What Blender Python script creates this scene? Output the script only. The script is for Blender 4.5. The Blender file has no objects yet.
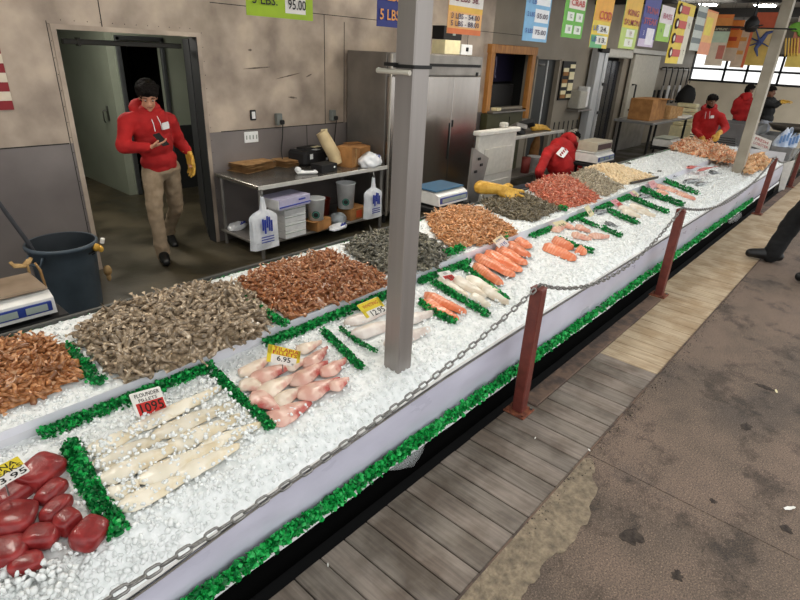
import bpy, bmesh, math, random
import numpy as np
from mathutils import Vector, Matrix, noise
PI = math.pi
rnd = random.Random(7)
SC = bpy.context.scene
TS = bpy.data.scenes.new('build')      # a bench scene for remeshing; removed at the end
COL = SC.collection
# ------------------------------------------------------------------ camera geometry
CM = Matrix(((0.66498, 0.28303, -0.69117), (-0.74556, 0.30828, -0.59107), (0.04578, 0.90836, 0.41568)))
FOC, HC = 542.2254, 2.1
cam_data = bpy.data.cameras.new('camera')
cam = bpy.data.objects.new('camera', cam_data); COL.objects.link(cam)
CMQ = CM.to_quaternion().normalized()
cam.rotation_mode = 'QUATERNION'; cam.rotation_quaternion = CMQ; cam.location = (0, 0, HC)
CM = CMQ.to_matrix()
cam_data.sensor_fit = 'HORIZONTAL'; cam_data.sensor_width = 36; cam_data.lens = FOC / 800 * 36
cam_data.clip_start = 0.05; cam_data.clip_end = 300
SC.camera = cam
def ray(x, y): return CM @ Vector(((x - 400) / FOC, -(y - 300) / FOC, -1.0))
def onz(x, y, z): d = ray(x, y); t = (z - HC) / d.z; return Vector((d.x * t, d.y * t, z))
def ony(x, y, Y): d = ray(x, y); t = Y / d.y; return Vector((d.x * t, Y, HC + d.z * t))
def onx(x, y, X): d = ray(x, y); t = X / d.x; return Vector((X, d.y * t, HC + d.z * t))
def tray_hit(x, y, a, b, y0):
    d = ray(x, y); t = (a - b * y0 - HC) / (d.z - b * d.y)
    return Vector((d.x * t, d.y * t, HC + d.z * t))
LA, LB, LY = 0.535, 0.085, 1.45          # sloping bed of the lower tray
UA, UB, UY = 0.6825, 0.128, 2.25        # sloping bed of the upper tray
def low_z(y): return LA + LB * (y - LY)
def up_z(y): return UA + UB * (y - UY)
def onlow(x, y, dz=0): return tray_hit(x, y, LA + dz, LB, LY)
def onup(x, y, dz=0): return tray_hit(x, y, UA + dz, UB, UY)
# ------------------------------------------------------------------ colours and materials
def lin(c):
    if isinstance(c, str):
        c = [int(c[i:i + 2], 16) / 255 for i in (1, 3, 5)]
    return tuple((v / 12.92 if v <= 0.04045 else ((v + 0.055) / 1.055) ** 2.4) for v in c) + (1.0,)
MATS = {}
def mat(name, c1, c2=None, scale=8.0, rough=0.5, metal=0.0, bump=0.0, bscale=None, stretch=None, rand=0.0,
        detail=4.0, lo=0.35, hi=0.65, spec=0.5, trans=0.0, sss=0.0, emit=0.0, alpha=1.0, coat=0.0, c3=None, rough2=None, ior=1.45):
    """a procedural surface: noise mottling between c1 and c2 (c3), optional per-object brightness spread, bump"""
    if name in MATS: return MATS[name]
    m = bpy.data.materials.new(name); m.use_nodes = True
    nt = m.node_tree; N = nt.nodes; L = nt.links
    b = N['Principled BSDF']
    b.inputs['Roughness'].default_value = rough; b.inputs['Metallic'].default_value = metal
    b.inputs['Specular IOR Level'].default_value = spec; b.inputs['IOR'].default_value = ior
    b.inputs['Transmission Weight'].default_value = trans
    b.inputs['Coat Weight'].default_value = coat; b.inputs['Coat Roughness'].default_value = 0.08
    if sss:
        b.inputs['Subsurface Weight'].default_value = sss; b.inputs['Subsurface Radius'].default_value = (0.012, 0.012, 0.012) if 'ice' in name else (0.02, 0.012, 0.008)
        b.inputs['Subsurface Scale'].default_value = 0.5
    b.inputs['Alpha'].default_value = alpha
    tc = N.new('ShaderNodeTexCoord'); mp = N.new('ShaderNodeMapping'); L.new(tc.outputs['Object'], mp.inputs['Vector'])
    if stretch: mp.inputs['Scale'].default_value = stretch
    no = N.new('ShaderNodeTexNoise'); no.inputs['Scale'].default_value = scale; no.inputs['Detail'].default_value = detail
    L.new(mp.outputs['Vector'], no.inputs['Vector'])
    cr = N.new('ShaderNodeValToRGB'); e = cr.color_ramp.elements
    e[0].position = lo; e[1].position = hi
    e[0].color = lin(c1); e[1].color = lin(c2 if c2 else c1)
    if c3:
        q = e.new(min(0.98, hi + 0.1)); q.color = lin(c3)
    L.new(no.outputs['Fac'], cr.inputs['Fac'])
    out = cr.outputs['Color']
    if rand:
        oi = N.new('ShaderNodeObjectInfo'); mr = N.new('ShaderNodeMapRange')
        mr.inputs['To Min'].default_value = 1 - rand; mr.inputs['To Max'].default_value = 1 + rand
        L.new(oi.outputs['Random'], mr.inputs['Value'])
        hs = N.new('ShaderNodeHueSaturation'); L.new(mr.outputs['Result'], hs.inputs['Value']); L.new(out, hs.inputs['Color'])
        out = hs.outputs['Color']
    L.new(out, b.inputs['Base Color'])
    if rough2 is not None:
        mr2 = N.new('ShaderNodeMapRange'); mr2.inputs['To Min'].default_value = rough; mr2.inputs['To Max'].default_value = rough2
        mr2.inputs['From Min'].default_value = lo; mr2.inputs['From Max'].default_value = hi
        L.new(no.outputs['Fac'], mr2.inputs['Value']); L.new(mr2.outputs['Result'], b.inputs['Roughness'])
    if emit:
        b.inputs['Emission Strength'].default_value = emit; b.inputs['Emission Color'].default_value = lin(c1)
    if bump:
        n2 = N.new('ShaderNodeTexNoise'); n2.inputs['Scale'].default_value = bscale or scale * 4; n2.inputs['Detail'].default_value = 5
        L.new(mp.outputs['Vector'], n2.inputs['Vector'])
        bp = N.new('ShaderNodeBump'); bp.inputs['Strength'].default_value = bump; bp.inputs['Distance'].default_value = 0.02
        L.new(n2.outputs['Fac'], bp.inputs['Height']); L.new(bp.outputs['Normal'], b.inputs['Normal'])
    MATS[name] = m
    return m
def plain(name, c, rough=0.6, metal=0.0, **k):
    h = lin(c)[:3]
    def back(v): return (v * 12.92 if v <= 0.0031308 else 1.055 * v ** (1 / 2.4) - 0.055)
    c2 = tuple(min(1, back(v) * 0.94) for v in h)
    k.setdefault('scale', 14)
    return mat(name, c, c2, rough=rough, metal=metal, **k)
# ------------------------------------------------------------------ mesh builder
def rotm(rx=0, ry=0, rz=0):
    return Matrix.Rotation(rz, 3, 'Z') @ Matrix.Rotation(ry, 3, 'Y') @ Matrix.Rotation(rx, 3, 'X')
def frame(axis):
    a = Vector(axis).normalized(); t = Vector((0, 0, 1)) if abs(a.z) < 0.9 else Vector((1, 0, 0))
    u = a.cross(t).normalized(); return u, a.cross(u).normalized(), a
_ico = {}
def ico(n):
    if n not in _ico:
        bm = bmesh.new(); bmesh.ops.create_icosphere(bm, subdivisions=n, radius=1.0)
        bm.verts.ensure_lookup_table()
        _ico[n] = ([v.co.copy() for v in bm.verts], [tuple(v.index for v in f.verts) for f in bm.faces]); bm.free()
    return _ico[n]
class MB:
    def __init__(s): s.v = []; s.f = []; s.m = []; s.s = []
    def add(s, vs, fs, m=0, smooth=False):
        o = len(s.v); s.v.extend([tuple(v) for v in vs])
        for f in fs: s.f.append(tuple(i + o for i in f)); s.m.append(m); s.s.append(smooth)
        return s
    def box(s, c, d, R=None, m=0, b=0.0):
        c = Vector(c); hx, hy, hz = d[0] / 2, d[1] / 2, d[2] / 2
        b = min(b, 0.45 * min(d))
        if b <= 0:
            vs = [Vector((x * hx, y * hy, z * hz)) for x in (-1, 1) for y in (-1, 1) for z in (-1, 1)]
            fs = [(0, 1, 3, 2), (4, 6, 7, 5), (0, 4, 5, 1), (2, 3, 7, 6), (0, 2, 6, 4), (1, 5, 7, 3)]
        else:
            vs = []; idx = {}
            for x in (-1, 1):
                for y in (-1, 1):
                    for z in (-1, 1):
                        for k in range(3):
                            p = [x * (hx - b), y * (hy - b), z * (hz - b)]; p[k] = (x * hx, y * hy, z * hz)[k]
                            idx[(x, y, z, k)] = len(vs); vs.append(Vector(p))
            fs = []
            for k in range(3):
                a1, a2 = [(1, 2), (0, 2), (0, 1)][k]
                for sg in (-1, 1):
                    q = []
                    for (u, w) in ((-1, -1), (1, -1), (1, 1), (-1, 1)):
                        t = [0, 0, 0]; t[k] = sg; t[a1] = u; t[a2] = w; q.append(idx[(*t, k)])
                    fs.append(tuple(q))
            for k in range(3):
                a1, a2 = [(1, 2), (0, 2), (0, 1)][k]
                for u in (-1, 1):
                    for w in (-1, 1):
                        t = [0, 0, 0]; t[a1] = u; t[a2] = w
                        p = list(t); p[k] = -1; q = list(t); q[k] = 1
                        fs.append((idx[(*p, a1)], idx[(*q, a1)], idx[(*q, a2)], idx[(*p, a2)]))
            for x in (-1, 1):
                for y in (-1, 1):
                    for z in (-1, 1): fs.append(tuple(idx[(x, y, z, k)] for k in range(3)))
        if R is not None: vs = [R @ v for v in vs]
        s.add([c + v for v in vs], fs, m); return s
    def tube(s, pts, r, n=8, caps=True, closed=False, m=0, smooth=True, flat=1.0):
        pts = [Vector(p) for p in pts]; k = len(pts)
        rs = r if isinstance(r, (list, tuple)) else [r] * k
        vs = []; pu = None
        for i, p in enumerate(pts):
            if closed: a = pts[(i + 1) % k] - pts[i - 1]
            else: a = pts[min(i + 1, k - 1)] - pts[max(i - 1, 0)]
            if a.length < 1e-9: a = Vector((0, 0, 1))
            a.normalize()
            if pu is None: pu = frame(a)[0]
            u = pu - a * pu.dot(a)
            u = u.normalized() if u.length > 1e-6 else frame(a)[0]
            w = a.cross(u); pu = u
            for j in range(n):
                t = 2 * PI * j / n; vs.append(p + (u * math.cos(t) + w * math.sin(t) * flat) * rs[i])
        fs = []
        for i in range(k if closed else k - 1):
            i2 = (i + 1) % k
            for j in range(n):
                j2 = (j + 1) % n; fs.append((i * n + j, i * n + j2, i2 * n + j2, i2 * n + j))
        s.add(vs, fs, m, smooth)
        if caps and not closed:
            s.add(vs[:n], [tuple(range(n))[::-1]], m); s.add(vs[-n:], [tuple(range(n))], m)
        return s
    def lathe(s, prof, c=(0, 0, 0), n=24, m=0, R=None, smooth=True):
        c = Vector(c); vs = []
        for (r, z) in prof:
            for j in range(n):
                t = 2 * PI * j / n; v = Vector((r * math.cos(t), r * math.sin(t), z))
                vs.append(c + (R @ v if R is not None else v))
        fs = [(i * n + j, i * n + (j + 1) % n, (i + 1) * n + (j + 1) % n, (i + 1) * n + j) for i in range(len(prof) - 1) for j in range(n)]
        s.add(vs, fs, m, smooth); return s
    def ball(s, c, r, R=None, n=2, m=0, smooth=True):
        c = Vector(c); r = (r, r, r) if not isinstance(r, (tuple, list)) else r
        V, F = ico(n); vs = [Vector((v.x * r[0], v.y * r[1], v.z * r[2])) for v in V]
        if R is not None: vs = [R @ v for v in vs]
        s.add([c + v for v in vs], F, m, smooth); return s
    def quad(s, a, b, c, d, m=0): return s.add([a, b, c, d], [(0, 1, 2, 3)], m)
    def prism(s, poly, off, m=0, caps=True):
        """poly: 3-D outline; off: the extrusion vector"""
        k = len(poly); p = [Vector(q) for q in poly]; o = Vector(off)
        fs = [(i, (i + 1) % k, (i + 1) % k + k, i + k) for i in range(k)]
        if caps: fs += [tuple(range(k))[::-1], tuple(range(k, 2 * k))]
        s.add(p + [q + o for q in p], fs, m); return s
    def grid(s, nx, ny, fn, m=0, smooth=True):
        vs = [fn(i / nx, j / ny) for j in range(ny + 1) for i in range(nx + 1)]
        fs = [(j * (nx + 1) + i, j * (nx + 1) + i + 1, (j + 1) * (nx + 1) + i + 1, (j + 1) * (nx + 1) + i) for j in range(ny) for i in range(nx)]
        s.add(vs, fs, m, smooth); return s
    def merge(s, o, M=None, m=None):
        vs = [M @ Vector(v) for v in o.v] if M is not None else o.v
        k = len(s.v); s.v.extend([tuple(v) for v in vs])
        for f, mm, sm in zip(o.f, o.m, o.s): s.f.append(tuple(i + k for i in f)); s.m.append(mm if m is None else m); s.s.append(sm)
        return s
    def mesh(s, name, mats, shift=None):
        me = bpy.data.meshes.new(name)
        vs = s.v if shift is None else [(v[0] - shift[0], v[1] - shift[1], v[2] - shift[2]) for v in s.v]
        me.from_pydata(vs, [], s.f)
        for m in (mats if isinstance(mats, (list, tuple)) else [mats]): me.materials.append(m)
        me.polygons.foreach_set('material_index', s.m); me.polygons.foreach_set('use_smooth', s.s)
        bm = bmesh.new(); bm.from_mesh(me); bmesh.ops.recalc_face_normals(bm, faces=bm.faces); bm.to_mesh(me); bm.free()
        me.update(); return me
    def build(s, name, mats, parent=None, origin=None):
        if origin is None:
            a = np.array(s.v); lo, hi = a.min(0), a.max(0)
            origin = Vector(((lo[0] + hi[0]) / 2, (lo[1] + hi[1]) / 2, lo[2]))
        me = s.mesh(name, mats, origin)
        return link(name, me, origin, parent)
def world_loc(o):
    v = Vector((0, 0, 0))
    while o is not None: v = v + o.location; o = o.parent
    return v
def link(name, me, loc, parent=None):
    o = bpy.data.objects.new(name, me); COL.objects.link(o)
    if parent is not None:
        o.parent = parent; o.location = Vector(loc) - world_loc(parent)   # parents are never rotated while building
    else: o.location = loc
    return o
def tag(o, label, cat, group=None, kind=None):
    if label: o['label'] = label
    if cat: o['category'] = cat
    if group: o['group'] = group
    if kind: o['kind'] = kind
    return o
def thing(name, label, cat, loc, group=None):
    o = bpy.data.objects.new(name, None); COL.objects.link(o); o.location = loc; o.empty_display_size = 0.1
    return tag(o, label, cat, group)
def struct(o): o['kind'] = 'structure'; return o
def dup(o, loc=None, rot=None, scale=None, label=None, group=None):
    def rec(src, par):
        c = src.copy(); COL.objects.link(c)
        if par is not None: c.parent = par
        for ch in src.children: rec(ch, c)
        return c
    c = rec(o, None)
    if loc is not None: c.location = loc
    if rot is not None: c.rotation_euler = rot
    if scale is not None: c.scale = (scale,) * 3 if not isinstance(scale, (tuple, list)) else scale
    if label: c['label'] = label
    if group: c['group'] = group
    return c
def bench():
    with bpy.context.temp_override(scene=TS, view_layer=TS.view_layers[0]):
        dg = bpy.context.evaluated_depsgraph_get(); dg.update()
    return dg
def text_mb(txt, size, O, X, Y, m=0, depth=0.0008, width=None, align='CENTER', bold=0.0):
    """lettering as mesh: O the centre of the line, X along, Y up"""
    cu = bpy.data.curves.new('t', 'FONT'); cu.body = txt; cu.size = size; cu.align_x = align; cu.align_y = 'CENTER'
    cu.resolution_u = 2; cu.offset = bold
    ob = bpy.data.objects.new('t', cu); TS.collection.objects.link(ob)
    dg = bench(); me = bpy.data.meshes.new_from_object(ob.evaluated_get(dg))
    X = Vector(X).normalized(); Y = Vector(Y).normalized(); Z = X.cross(Y)
    xs = [v.co.x for v in me.vertices] or [0, 1]; k = 1.0
    if width and max(xs) - min(xs) > 1e-6: k = width / (max(xs) - min(xs))
    mb = MB(); mb.add([Vector(O) + X * v.co.x * k + Y * v.co.y + Z * depth for v in me.vertices], [tuple(p.vertices) for p in me.polygons], m)
    bpy.data.objects.remove(ob); bpy.data.curves.remove(cu); bpy.data.meshes.remove(me)
    return mb
def inpoly(x, y, P):
    c = False; n = len(P)
    for i in range(n):
        x1, y1 = P[i][0], P[i][1]; x2, y2 = P[i - 1][0], P[i - 1][1]
        if (y1 > y) != (y2 > y) and x < (x2 - x1) * (y - y1) / (y2 - y1) + x1: c = not c
    return c
def edge_d(x, y, P):
    d = 9e9; n = len(P)
    for i in range(n):
        a = P[i]; b = P[i - 1]; ex, ey = b[0] - a[0], b[1] - a[1]
        t = max(0, min(1, ((x - a[0]) * ex + (y - a[1]) * ey) / (ex * ex + ey * ey + 1e-12)))
        d = min(d, math.hypot(x - a[0] - t * ex, y - a[1] - t * ey))
    return d
def rimz(X):
    P = ((-9, .36), (0, .36), (.48, .388), (.63, .402), (.94, .431), (1.6, .456), (2.07, .478), (3, .488), (99, .488))
    for (a, p), (b, q) in zip(P, P[1:]):
        if X <= b: return p + (q - p) * (X - a) / (b - a)
def nz(x, y, z=0.0): return noise.noise(Vector((x, y, z)))
# ------------------------------------------------------------------ light and view
w = bpy.data.worlds.new('world'); SC.world = w; w.use_nodes = True
bg = w.node_tree.nodes['Background']; bg.inputs['Color'].default_value = (0.985, 0.995, 0.985, 1); bg.inputs['Strength'].default_value = 1.0
SC.view_settings.view_transform = 'Standard'; SC.view_settings.look = 'None'
SC.view_settings.exposure = 0.60; SC.view_settings.gamma = 1.0; SC.view_settings.use_curve_mapping = False
# ================================================================== THE SETTING
def ground_mat():
    m = bpy.data.materials.new('worn_asphalt'); m.use_nodes = True; N = m.node_tree.nodes; L = m.node_tree.links; b = N['Principled BSDF']
    tc = N.new('ShaderNodeTexCoord')
    def no(sc, det=5, rough=0.55):
        n = N.new('ShaderNodeTexNoise'); n.inputs['Scale'].default_value = sc; n.inputs['Detail'].default_value = det; n.inputs['Roughness'].default_value = rough
        L.new(tc.outputs['Object'], n.inputs['Vector']); return n
    def ramp(src, stops):
        r = N.new('ShaderNodeValToRGB'); e = r.color_ramp.elements
        e[0].position, e[0].color = stops[0][0], lin(stops[0][1]); e[1].position, e[1].color = stops[-1][0], lin(stops[-1][1])
        for p, c in stops[1:-1]:
            q = e.new(p); q.color = lin(c)
        L.new(src, r.inputs['Fac']); return r
    big = ramp(no(1.3, 6, 0.65).outputs['Fac'], [(0.30, '#70665f'), (0.45, '#918174'), (0.58, '#a49082'), (0.72, '#877a71')])
    spk = ramp(no(120, 4, 0.8).outputs['Fac'], [(0.33, '#2a2522'), (0.46, '#7a7672'), (0.57, '#8e8984'), (0.70, '#e6ded2')])
    mx = N.new('ShaderNodeMix'); mx.data_type = 'RGBA'; mx.blend_type = 'OVERLAY'; mx.inputs[0].default_value = 0.95
    L.new(big.outputs['Color'], mx.inputs[6]); L.new(spk.outputs['Color'], mx.inputs[7])
    st = ramp(no(3.2, 7, 0.7).outputs['Fac'], [(0.36, '#5c5c5c'), (0.46, '#ffffff'), (0.9, '#ffffff')])
    m2 = N.new('ShaderNodeMix'); m2.data_type = 'RGBA'; m2.blend_type = 'MULTIPLY'; m2.inputs[0].default_value = 0.6
    L.new(mx.outputs[2], m2.inputs[6]); L.new(st.outputs['Color'], m2.inputs[7])
    L.new(m2.outputs[2], b.inputs['Base Color']); b.inputs['Roughness'].default_value = 0.85
    bp = N.new('ShaderNodeBump'); bp.inputs['Strength'].default_value = 0.55; bp.inputs['Distance'].default_value = 0.01
    L.new(no(60, 5, 0.7).outputs['Fac'], bp.inputs['Height']); L.new(bp.outputs['Normal'], b.inputs['Normal'])
    return m
def wood_mat(name, a, bcol, c):
    m = bpy.data.materials.new(name); m.use_nodes = True; N = m.node_tree.nodes; L = m.node_tree.links; b = N['Principled BSDF']
    tc = N.new('ShaderNodeTexCoord'); mp = N.new('ShaderNodeMapping'); mp.inputs['Scale'].default_value = (1, 0.06, 1)
    L.new(tc.outputs['Object'], mp.inputs['Vector'])
    n = N.new('ShaderNodeTexNoise'); n.inputs['Scale'].default_value = 70; n.inputs['Detail'].default_value = 4; L.new(mp.outputs['Vector'], n.inputs['Vector'])
    r = N.new('ShaderNodeValToRGB'); e = r.color_ramp.elements; e[0].position = 0.32; e[1].position = 0.68; e[0].color = lin(a); e[1].color = lin(bcol)
    L.new(n.outputs['Fac'], r.inputs['Fac'])
    n2 = N.new('ShaderNodeTexNoise'); n2.inputs['Scale'].default_value = 5; n2.inputs['Detail'].default_value = 6; L.new(tc.outputs['Object'], n2.inputs['Vector'])
    r2 = N.new('ShaderNodeValToRGB'); e = r2.color_ramp.elements; e[0].position = 0.40; e[1].position = 0.62; e[0].color = (1, 1, 1, 1); e[1].color = lin(c)
    L.new(n2.outputs['Fac'], r2.inputs['Fac'])
    mx = N.new('ShaderNodeMix'); mx.data_type = 'RGBA'; mx.blend_type = 'MULTIPLY'; mx.inputs[0].default_value = 0.8
    L.new(r.outputs['Color'], mx.inputs[6]); L.new(r2.outputs['Color'], mx.inputs[7]); L.new(mx.outputs[2], b.inputs['Base Color'])
    b.inputs['Roughness'].default_value = 0.75
    bp = N.new('ShaderNodeBump'); bp.inputs['Strength'].default_value = 0.25; bp.inputs['Distance'].default_value = 0.004
    L.new(n.outputs['Fac'], bp.inputs['Height']); L.new(bp.outputs['Normal'], b.inputs['Normal'])
    return m
M_ground = ground_mat()
M_plank = [wood_mat('grey_decking', '#756b62', '#8f8378', '#b3a89e'), wood_mat('grey_decking_worn', '#6b625a', '#847a6f', '#a89e93')]
M_light = wood_mat('pale_decking', '#a08d74', '#c0ac8f', '#d6cbbb')
M_beam = mat('rusty_beam', '#4c403a', '#6f594b', scale=9, rough=0.8, bump=0.3, lo=0.4, hi=0.6)
M_black = plain('black_rubber', '#0c0c0d', rough=0.6)
M_gap = plain('gap_black', '#060606', rough=0.95, spec=0.05)
M_gutter = plain('gutter_black', '#09090a', rough=0.9)
M_conc = mat('pale_concrete', '#655a4d', '#a09078', scale=30, rough=0.9, bump=0.9, bscale=70, lo=0.25, hi=0.7, detail=8)

# ground in two slabs with an expansion joint between, over a dark bed
Xj = onz(640, 480, 0).x
g = MB()
g.box((( -6 + Xj) / 2, -2.62, -0.1), (Xj - 0.004 + 6, 6.80, 0.2)); g.box(((Xj + 25) / 2 + 0.004, -2.62, -0.1), (25 - Xj, 6.80, 0.2))
struct(g.build('ground', M_ground))
g = MB(); g.box((9.5, 1.0, -0.25), (31, 1.2, 0.3)); struct(g.build('ground_bed', M_gutter))
# boardwalk
bw = MB(); x = -0.93; pw = 0.147; k = 0
while x < 19:
    lightp = x > 3.86
    beam = 2.90 < x + pw / 2 < 5.42 or x > 10.25
    y1 = 1.235 if beam else 1.362
    zt = rnd.uniform(-0.002, 0.002)
    bw.box((x + pw / 2, (0.792 + y1) / 2, -0.03 + zt), (pw - 0.006, y1 - 0.792, 0.06), m=2 if lightp else k % 2, b=0.004)
    x += pw; k += 1
bw.box((4.16, 1.30, -0.028), (2.52, 0.122, 0.06), m=3, b=0.006)
bw.box((14.6, 1.30, -0.028), (8.7, 0.122, 0.06), m=3, b=0.006)
struct(bw.build('boardwalk', [M_plank[0], M_plank[1], M_light, M_beam]))
g = MB(); g.box((9, 0.785, -0.02), (20, 0.008, 0.05)); struct(g.build('trim_1', M_beam))
# pale concrete left along the boardwalk's edge
def outline(px, z):
    return [onz(a, b, z) for a, b in px]
pc = outline([(458, 601), (500, 552), (540, 505), (582, 458), (591, 458), (595, 468), (592, 478), (598, 488), (592, 500), (589, 520), (579, 530), (575, 540), (566, 550), (552, 556), (541, 566), (538, 578), (528, 586), (520, 604)], 0.004)
f2 = []
for i, p in enumerate(pc):
    q = pc[(i + 1) % len(pc)]; f2.append(p)
    if i > 3 and i < len(pc) - 1:
        for t in (0.33, 0.66):
            mpt = p.lerp(q, t); f2.append(mpt + Vector((rnd.uniform(-.008, .008), rnd.uniform(-.008, .008), 0)))
bm_ = MB(); bm_.prism([v - Vector((0, 0, 0.012)) for v in f2], (0, 0, 0.012)); struct(bm_.build('trim_2', M_conc))
# worn holes and dark stains in the asphalt
M_stain = mat('ground_dirt', '#2e2723', '#4a4038', scale=40, rough=0.95, bump=0.6)
def blot(px, z, r, name, m, n=18, jag=0.35, asp=1.0):
    c = onz(*px, 0); P = []
    for i in range(n):
        t = 2 * PI * i / n; rr = r * (1 + rnd.uniform(-jag, jag)); P.append(c + Vector((rr * math.cos(t) * asp, rr * math.sin(t), -0.003)))
    b_ = MB(); b_.prism(P, (0, 0, 0.003 + z)); return struct(b_.build(name, m))
blot((631, 536), 0.0020, 0.050, 'trim_3', M_stain); blot((677, 577), 0.002, 0.022, 'trim_4', M_stain); blot((678, 572), 0.0015, 0.014, 'trim_5', M_stain)
blot((747, 427), 0.002, 0.030, 'trim_6', M_stain, asp=1.6); blot((764, 387), 0.002, 0.055, 'trim_7', M_stain, asp=0.5)
blot((787, 529), 0.002, 0.026, 'trim_8', M_stain); blot((713, 501), 0.002, 0.016, 'trim_9', M_stain)
# grit lying along the boardwalk's edge
gr = MB()
for i in range(300):
    X = rnd.uniform(1.9, 6.5); Y = 0.78 - abs(rnd.gauss(0, 0.035))
    gr.ball((X, Y, 0.003), (rnd.uniform(.002, .008), rnd.uniform(.002, .006), rnd.uniform(.001, .004)), n=1, m=rnd.choice((0, 0, 1)))
tag(gr.build('edge_grit', [M_stain, M_conc]), 'dark grit and dirt gathered along the edge of the boardwalk', 'dirt', kind='stuff')
# ------------------------------------------------------------------ the building
WY = 5.5; CZ = 3.35
M_wall = mat('sheet_metal_warm', '#82756a', '#bcac9b', scale=2.6, rough=0.42, metal=0.25, bump=0.04, bscale=30, lo=0.3, hi=0.7, detail=7)
M_wall2 = mat('sheet_metal_grey', '#6c6563', '#817a77', scale=1.6, rough=0.38, metal=0.35, bump=0.03, bscale=30, lo=0.3, hi=0.7, detail=7)
M_seam = plain('seam_black', '#171614', rough=0.8)
M_wall3 = mat('taupe_board', '#7d7568', '#91887a', scale=1.2, rough=0.6, lo=0.3, hi=0.7)
wl = MB(); wu = MB()
def seg(x0, x1, z0, z1):
    for mb, a, b in ((wl, 0, 1.22), (wu, 1.22, CZ)):
        lo_, hi_ = max(z0, a), min(z1, b)
        if hi_ > lo_ + 1e-4: mb.box(((x0 + x1) / 2, WY + 0.06, (lo_ + hi_) / 2), (x1 - x0, 0.12, hi_ - lo_), m=1 if x0 > 7 else 0)
DX0, DX1, DZ = 1.853, 3.118, 2.142
seg(-6, DX0, 0, CZ); seg(DX0, DX1, DZ, CZ); seg(DX1, 8.46, 0, CZ)
seg(8.46, 9.82, 0, 1.27); seg(8.46, 9.82, 2.19, CZ); seg(9.82, 10.05, 0, CZ); seg(10.05, 10.95, 2.1, CZ)
seg(10.95, 12.95, 0, CZ); seg(12.95, 14.3, 2.2, CZ); seg(14.3, 20, 0, CZ)
struct(wl.build('wall_back', [M_wall2, M_wall3])); struct(wu.build('wall_back_upper', [M_wall, M_wall3]))
sm = MB()
def seam(x0, z0, x1, z1, w_=0.007):
    if x0 == x1: sm.box((x0, WY - 0.0015, (z0 + z1) / 2), (w_, 0.003, abs(z1 - z0)))
    else: sm.box(((x0 + x1) / 2, WY - 0.0015, z0), (abs(x1 - x0), 0.003, w_))
for a, b in ((-6, 1.78), (3.30, 5.10)): seam(a, 1.22, b, 1.22, 0.009)
seam(3.30, 2.46, 9.9, 2.46); seam(-6, 2.46, 1.5, 2.46)
for px, z0, z1 in ((101, 2.15, 3.3), (325, 1.22, 2.46), (306, 0.82, 1.22), (344, 1.22, 2.4)): 
    X = ony(px, 20 if z0 > 2 else 100, WY).x; seam(X, z0, X, z1)
seam(1.79, 0, 1.79, 2.2, 0.005); seam(3.06 + 0.2, 2.2, 3.26, 2.46, 0.004)
seam(7.75, 1.3, 7.75, 3.3)
struct(sm.build('trim_10', M_seam))
M_scuff = mat('scuff', '#4a4038', '#6d6054', scale=40, rough=.7)
for a, b, h_ in (((243, 69), (270, 67), .018), ((276, 79), (300, 73), .012), ((288, 97), (297, 98), .02), ((306, 77), (312, 74), .014), ((248, 50), (252, 50), .02)):
    A, B = ony(*a, WY), ony(*b, WY); q = MB(); n_ = 9; up_ = []; dn_ = []
    for i in range(n_): c = A.lerp(B, i / (n_ - 1)); c.y = WY; e = h_ * math.sin(PI * (i + .4) / n_) * (.6 + rnd.random()) / 2; up_.append(c + Vector((0, 0, e))); dn_.append(c - Vector((0, 0, e)))
    q.prism(up_ + dn_[::-1], (0, -.0012, 0)); struct(q.build('trim_%d' % (30 + int(h_ * 1000)), M_scuff))
# door casing: thin folded metal round the opening
dc = MB()
dc.box((DX0 - 0.02, WY - 0.004, DZ / 2), (0.04, 0.010, DZ + 0.04)); dc.box(((DX0 + DX1) / 2, WY - 0.005, DZ + 0.018), (DX1 - DX0 + 0.084, 0.014, 0.040))
dc.box((DX1 + 0.02, WY - 0.004, DZ / 2), (0.04, 0.010, DZ + 0.04))
struct(dc.build('trim_11', M_wall))
rv = MB()
for i in range(34):
    X = DX0 - 0.05 if i % 2 else DX1 + 0.06
    rv.ball((X, WY - 0.002, 0.1 + (i // 2) * 0.13), 0.004, n=1)
for i in range(12): rv.ball((DX0 + 0.05 + i * 0.105, WY - 0.002, DZ + 0.07), 0.004, n=1)
struct(rv.build('trim_12', M_seam))
# the room behind the doorway
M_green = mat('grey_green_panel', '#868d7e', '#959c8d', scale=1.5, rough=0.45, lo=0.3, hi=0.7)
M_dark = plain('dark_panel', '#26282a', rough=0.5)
M_vdark = plain('unlit_depth_and_legs', '#141414', rough=0.8)  # near black: unlit depth put in the colour behind openings, plain on legs
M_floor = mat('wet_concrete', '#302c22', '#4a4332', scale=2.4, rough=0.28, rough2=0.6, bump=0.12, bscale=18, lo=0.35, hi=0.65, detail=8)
fl = MB(); fl.box((6.9, 9.5, -0.05), (26, 16.0, 0.1)); struct(fl.build('floor', M_floor))
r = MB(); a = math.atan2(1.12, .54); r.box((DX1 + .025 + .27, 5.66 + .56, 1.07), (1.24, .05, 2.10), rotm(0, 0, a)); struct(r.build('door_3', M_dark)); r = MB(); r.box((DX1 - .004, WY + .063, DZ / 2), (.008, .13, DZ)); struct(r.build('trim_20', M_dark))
r = MB(); r.box((3.36, 10.0, 1.3), (0.10, 3.7, 2.6)); struct(r.build('wall_cold_room', M_green))
r = MB(); r.box((3.44, 8.18, 1.3), (0.08, 0.10, 2.6)); r.box((4.5, 8.18, 1.3 ), (0.92, 0.10, 2.6)); r.box((3.76, 8.18, 2.32), (0.56, 0.10, 0.56))
struct(r.build('wall_cold_room_front', M_green))
r = MB(); r.box((4.5, 8.11, 0.47), (0.9, 0.04, 0.94)); struct(r.build('trim_13', M_dark))
r = MB()
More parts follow.
